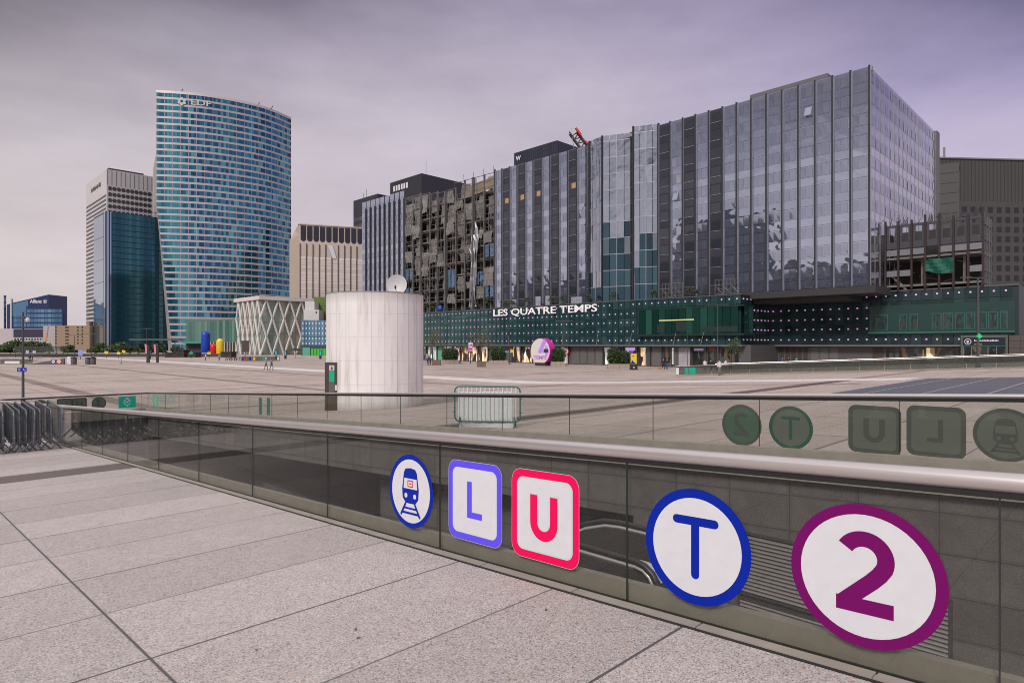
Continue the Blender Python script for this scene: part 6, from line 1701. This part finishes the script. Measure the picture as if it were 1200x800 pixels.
# metro entrance at the right
def metro():
    T = TF2 - .5; a, b = s_on(1180, T), s_on(1127, T); g = gz((a + b)/2)
    th = thing('metro_entrance', 'glass metro entrance under a dark blue name board at the right', 'entrance', P(T, (a + b)/2, g))
    f = Face(P(T, b, 0), -U2, -U1); ln = b - a
    Yc = f.p(ln/2, 0).y; zt, zb = hz(395.5, Yc), hz(404.7, Yc)
    mb = MB(); f.box(mb, -.1, ln + .1, zt + .02, zt + .35, -4, .1); f.box(mb, -.1, .15, g, zt, -.2, .1); f.box(mb, ln - .15, ln + .1, g, zt, -.2, .1); mb.build('frame', M('entrance_frame', (.09, .11, .09), .5), th)
    mb = MB(); f.box(mb, .2, ln - .2, zb, zt, -.1, .15); bd = mb.build('name_board', M('board_navy', (.012, .012, .03), .4), th)
    cx, cz = .75, (zt + zb)/2; r = (zt - zb)*.38
    mb = MB(); mb.ring(circ(r, 24, cx, cz), circ(r*.8, 24, cx, cz), f.O, f.D, UP, f.N, .17); 
    for q in [circ(r*.42, 5, cx, cz)] + [circ(r*.2, 8, cx, cz - r*.35)]: mb.face([f.p(u, v, .175) for u, v in q])
    mb.build('emblem', m_white, bd)
    mb = MB(); f.box(mb, 1.5, 2.4, zb + .12, zb + .2, .151, .17); mb.build('yellow_bar', m_yellow, bd)
    mb = MB(); f.box(mb, .2, ln - .2, zb - .06, zb - .002, -.1, .16); mb.build('blue_edge', m_teal, bd)
    mb = MB()
    # illegible small lettering: a line of short pale strokes
    u = 1.5
    while u < 4.2:
        w = random.uniform(.09, .16); f.box(mb, u, u + w, cz + .02, cz + .2 + random.choice((0, .06)), .151, .165); u += w + .05
    mb.build('name_lettering', m_white, bd)
    n = 5
    for i in range(n):
        mb = MB(); f.quad(mb, .2 + (ln - .4)*i/n + .06, .2 + (ln - .4)*(i + 1)/n - .06, g + .05, zb - .1, -.05); mb.build('glass_panel', m_dim, th)
        mb = MB(); f.box(mb, .2 + (ln - .4)*i/n - .05, .2 + (ln - .4)*i/n + .05, g, zb - .08, -.1, 0); mb.build('mullion', m_grey, th)
    s0 = s_on(1182, T); mb = MB(); 
    q = thing('side_wall', 'brown stone wall beside the metro entrance at the right edge', 'wall', P(T, s0, g))
    f2 = Face(P(T, s0, 0), -U2, -U1); f2.box(mb, 0, 9, g - .5, zt + .3, -3, 0); mb.build('wall', M('brown_wall', (.085, .07, .062), .8), q)
    mb = MB()
    for k in range(4): f2.box(mb, .02, 9, g + .2 + k*.95, g + .23 + k*.95, 0, .02)
    for k in range(7): f2.box(mb, k*1.3, k*1.3 + .03, g, zt + .2, 0, .021)
    mb.build('joints', m_tar, q)
metro()

# ------------------------------------------------------------------ people
def person_mesh(joints, edges, radii, name):
    me = bpy.data.meshes.new('p'); me.from_pydata(joints, edges, []); ob = bpy.data.objects.new('p', me); COL.objects.link(ob)
    sk = ob.modifiers.new('s', 'SKIN'); me.skin_vertices[0].data[0].use_root = True
    for i, r in enumerate(radii): me.skin_vertices[0].data[i].radius = (r, r)
    ob.modifiers.new('u', 'SUBSURF').levels = 1
    dg = bpy.context.evaluated_depsgraph_get(); m2 = bpy.data.meshes.new_from_object(ob.evaluated_get(dg)); bpy.data.objects.remove(ob); m2.name = name
    return m2
m_skin = M('skin', (.42, .25, .18), .6)
def person(loc, rz, label, top, bottom, hair, pose='stand', skin=m_skin, s=1.0):
    if pose == 'sit':
        J = [(0, 0, .55), (0, .0, .80), (0, -.02, 1.08), (0, -.02, 1.20), (0, -.04, 1.30), (0, -.04, 1.42),
             (.18, 0, 1.10), (.24, -.08, .85), (.14, -.30, .72), (-.18, 0, 1.10), (-.24, -.08, .85), (-.14, -.30, .72),
             (.10, 0, .52), (.12, -.42, .52), (.12, -.44, .10), (.12, -.56, .05), (-.10, 0, .52), (-.12, -.42, .52), (-.12, -.44, .10), (-.12, -.56, .05)]
    else:
        st = .24 if pose == 'walk' else .03
        J = [(0, 0, .95), (0, 0, 1.18), (0, .0, 1.42), (0, -.01, 1.54), (0, -.02, 1.62), (0, -.02, 1.74),
             (.19, 0, 1.43), (.25, st*.4, 1.14), (.24, -.06 - st*.3, .88), (-.19, 0, 1.43), (-.25, -st*.4, 1.14), (-.24, -.06 + st*.3, .88),
             (.10, 0, .92), (.11, -st, .50), (.11, -st*.7 + .02, .09), (.12, -st*.7 - .12, .04), (-.10, 0, .92), (-.11, st*.3, .50), (-.11, st*1.3, .10), (-.12, st*1.3 - .13, .05)]
    E = [(0, 1), (1, 2), (2, 3), (3, 4), (4, 5), (2, 6), (6, 7), (7, 8), (2, 9), (9, 10), (10, 11), (0, 12), (12, 13), (13, 14), (14, 15), (0, 16), (16, 17), (17, 18), (18, 19)]
    Rr = [.15, .145, .15, .06, .095, .085, .075, .05, .035, .075, .05, .035, .10, .07, .05, .045, .10, .07, .05, .045]
    me = person_mesh(J, E, Rr, 'person')
    for m in (skin, top, bottom, m_black): me.materials.append(m)
    hip = .60 if pose == 'sit' else .98; nk = 1.17 if pose == 'sit' else 1.50
    for p in me.polygons:
        c = p.center; p.use_smooth = True
        arm = abs(c.x) > .2 or (pose == 'sit' and c.y < -.2 and c.z > .66)
        if c.z > nk: mi = 0
        elif arm and (c.z < (.78 if pose == 'sit' else 1.0)) and c.z > .62: mi = 0
        elif c.z > hip or arm: mi = 1
        elif c.z < .085: mi = 3
        else: mi = 2
        p.material_index = mi
    o = bpy.data.objects.new('person', me); COL.objects.link(o); o.location = loc; o.rotation_euler = (0, 0, rz); o.scale = (s, s, s)
    WM[o.name] = Matrix()
    tag(o, label, 'person')
    mb = MB(); hc = Vector(J[5]); mb.ball(hc + Vector((0, .02, .0)), .098, .105, .105, 10, 7)
    h = mb.build('hair', hair, o, True)
    return o
cl = lambda n, c: M('cloth_' + n, c, .85, 0, .15, 6)
cw, cd, cb, cr_, ct, cg, cj = cl('white', (.6, .58, .58)), cl('dark', (.025, .024, .028)), cl('blue', (.03, .08, .3)), cl('red', (.5, .03, .04)), cl('turquoise', (.02, .35, .36)), cl('grey', (.16, .16, .17)), cl('denim', (.05, .08, .16))
hd = M('hair_dark', (.02, .014, .01), .7); hb = M('hair_brown', (.08, .045, .025), .7)
person(gnd(843, 439.8), R(-60), 'person in white shirt and grey trousers leaning at the glass fence corner', cw, cg, hd)
person(gnd(826, 435.2), R(180), 'person in white and blue behind the glass fence', cw, cb, hb, 'stand')
person(gnd(833, 434.8), R(140), 'person in dark clothes behind the fence left of the lamp post', cd, cd, hd)
person(gnd(850.5, 435.6), R(30), 'person in white top and dark vest right of the leaning one', cw, cd, hd)
for px, top, lab in ((917, cb, 'person in a blue top behind the rear glass fence'), (924, cd, 'person in black between the blue and turquoise ones'), (933.5, ct, 'person in a turquoise top behind the rear glass fence')):
    person(gnd(px, 430.5), R(20), lab, top, cd, hd, 'stand')
person(gnd(777.5, 433), R(10), 'left of two persons in dark clothes walking past the shutter', cd, cd, hb, 'walk')
person(gnd(781.8, 433), R(-20), 'person in dark top and blue jeans walking past the shutter', cd, cb, hd, 'walk')
o = gnd(774, 433); th = thing('bag', 'small orange bag on the ground beside the walking pair', 'bag', o)
mb = MB(); mb.hexa([o + Vector(v) for v in ((-.3, -.15, 0), (.3, -.15, 0), (.3, .15, 0), (-.3, .15, 0), (-.22, -.1, .55), (.22, -.1, .55), (.22, .1, .55), (-.22, .1, .55))]); mb.build('body', M('bag_orange', (.4, .15, .05), .7), th)
mb = MB(); mb.tube([o + Vector((-.14, 0, .54)), o + Vector((-.1, 0, .75)), o + Vector((.1, 0, .75)), o + Vector((.14, 0, .54))], .02, 5); mb.build('handle', m_black, th)
person(gnd(501.3, 428), R(40), 'person in navy standing left of the first box planter', cb, cd, hd)
person(gnd(504.3, 428), R(-30), 'person in dark red and black next to the first box planter', cl('wine', (.16, .03, .04)), cd, hd)
person(gnd(525, 425), R(0), 'person in a red top sitting on the leftmost stone planter', cr_, cd, hd, 'sit')
person(gnd(521.3, 425), R(0), 'person in blue sitting on the leftmost stone planter', cb, cd, hb, 'sit')
person(gnd(553.8, 423), R(180), 'person in red walking into the warm lit shop', cr_, cd, hd, 'walk')
person(gnd(311.5, 434), R(70), 'person in pale pink top walking across the square', cl('rose', (.5, .36, .33)), cg, hb, 'walk')
person(gnd(318, 434), R(70), 'person in grey walking across the square on the right of a pair', cl('taupe', (.22, .18, .17)), cg, hd, 'walk')
for px, py, lab, c1 in ((35, 424.5, 'left of two dark figures by the far left camera post', cd), (38, 424.5, 'right of two dark figures by the far left camera post', cd), (241, 422.5, 'person in pale clothes before the sculpture', cw), (257, 423, 'person in mauve near the sculpture base', cl('mauve', (.3, .2, .35))), (109.5, 425.5, 'person in black by the corner lamp post', cd)):
    person(gnd(px, py), R(random.uniform(0, 360)), lab, c1, cd, hd, 'stand')

# ------------------------------------------------------------------ litter on the pavement
random.seed(4)
m_dead = M('dry_leaf', (.20, .09, .03), .8)
for i, (px, py) in enumerate(((417, 738), (420, 748), (300, 762), (640, 715))):
    o = gnd(px, py); a = random.uniform(0, 6); mb = MB(); d = Vector((math.cos(a), math.sin(a), 0))*.018; n = Vector((-d.y, d.x, 0))*.5
    mb.face([o - d + UP*.004, o + n + UP*.012, o + d + UP*.005, o - n + UP*.010])
    tag(mb.build('dry_leaf', m_dead), 'tiny brown dry leaf lying on the pale granite paving', 'leaf', 'dry leaves on the paving')
o = gnd(79, 521); mb = MB()
mb.grid([[o + Vector((a*.05 + .02*random.random(), b*.05, .02 + .05*random.random())) for a in range(5)] for b in range(4)])
tag(mb.build('crumpled_paper', m_white), 'crumpled white paper at the foot of the rightmost barrier', 'litter')

# ------------------------------------------------------------------ sky, sun, camera
def make_world():
    w = bpy.data.worlds.new('World'); scene.world = w; w.use_nodes = True; nt = w.node_tree; nt.nodes.clear()
    out = N(nt, 'ShaderNodeOutputWorld'); bg = N(nt, 'ShaderNodeBackground'); L(nt, bg.outputs[0], out.inputs[0])
    tc = N(nt, 'ShaderNodeTexCoord'); sp = N(nt, 'ShaderNodeSeparateXYZ'); L(nt, tc.outputs['Generated'], sp.inputs[0])
    x, y, z = sp.outputs
    el = mth(nt, 'MULTIPLY', mth(nt, 'ARCSINE', z), 180/math.pi/90)      # 0..1 over 90 degrees
    mp = N(nt, 'ShaderNodeMapping'); mp.inputs['Scale'].default_value = (1.0, 1.0, 3.2); L(nt, tc.outputs['Generated'], mp.inputs[0])
    nz = noise(nt, 1.3, 5, mp.outputs[0], .5)
    e2 = mth(nt, 'ADD', el, mth(nt, 'MULTIPLY', mth(nt, 'SUBTRACT', nz, .5), .30))
    az = mth(nt, 'MULTIPLY_ADD', mth(nt, 'DIVIDE', x, mth(nt, 'MAXIMUM', mth(nt, 'ABSOLUTE', y), .3)), .62, .5)
    side = mth(nt, 'MINIMUM', mth(nt, 'ABSOLUTE', mth(nt, 'DIVIDE', x, mth(nt, 'MAXIMUM', mth(nt, 'ABSOLUTE', y), .3))), 1.0)
    e2 = mth(nt, 'ADD', e2, mth(nt, 'MULTIPLY', mth(nt, 'MULTIPLY', side, side), mth(nt, 'MULTIPLY', mth(nt, 'MINIMUM', mth(nt, 'MAXIMUM', el, 0), .3), .6)))
    e2 = mth(nt, 'MINIMUM', e2, mth(nt, 'MAXIMUM', mth(nt, 'MULTIPLY_ADD', el, 3.0, -.65), .385))
    left = ramp(nt, e2, [(0.0, (.70, .62, .625)), (.09, (.69, .61, .62)), (.215, (.60, .54, .57)), (.29, (.43, .385, .43)), (.385, (.15, .13, .165)), (.46, (.74, .70, .725)), (1, (.92, .88, .90))])
    right = ramp(nt, e2, [(0.0, (.58, .51, .62)), (.09, (.57, .50, .615)), (.215, (.55, .48, .64)), (.29, (.41, .355, .55)), (.385, (.20, .175, .30)), (.46, (.74, .70, .745)), (1, (.92, .88, .91))])
    c = mixc(nt, az, left, right)
    nz2 = noise(nt, 3.0, 6, mp.outputs[0], .6)
    k = mth(nt, 'MULTIPLY_ADD', nz2, .56, .72)
    sc = N(nt, 'ShaderNodeVectorMath'); sc.operation = 'SCALE'; L(nt, c, sc.inputs[0]); L(nt, k, sc.inputs['Scale'])
    sky = N(nt, 'ShaderNodeTexSky'); sky.sky_type = 'NISHITA'; sky.sun_disc = False
    sky.sun_elevation = R(38); sky.sun_rotation = R(205); sky.dust_density = 3
    s2 = N(nt, 'ShaderNodeVectorMath'); s2.operation = 'SCALE'; L(nt, sky.outputs[0], s2.inputs[0]); s2.inputs['Scale'].default_value = .1
    L(nt, mixc(nt, .06, sc.outputs[0], s2.outputs[0]), bg.inputs[0]); bg.inputs[1].default_value = 1.0
make_world()
sun = bpy.data.lights.new('sun', 'SUN'); sun.energy = 2.5; sun.angle = R(16); sun.color = (1.0, .965, .94)
so = bpy.data.objects.new('sun', sun); COL.objects.link(so)
rot, elv = R(205), R(38)
dirv = Vector((math.sin(rot)*math.cos(elv), math.cos(rot)*math.cos(elv), math.sin(elv)))
so.rotation_euler = dirv.to_track_quat('Z', 'Y').to_euler()
cam = bpy.data.cameras.new('camera'); co = bpy.data.objects.new('camera', cam); COL.objects.link(co)
co.location = (0, 0, EYE); co.rotation_euler = (R(90), 0, 0)
cam.sensor_width = 36; cam.lens = F/1200*36; cam.shift_y = (HZ - 400)/1200; cam.clip_end = 8000; cam.clip_start = .05
scene.camera = co
scene.view_settings.view_transform = 'Standard'; scene.view_settings.look = 'None'; scene.view_settings.exposure = 0
scene.cycles.filter_width = 1.0; scene.cycles.max_bounces = 10; scene.cycles.transparent_max_bounces = 24
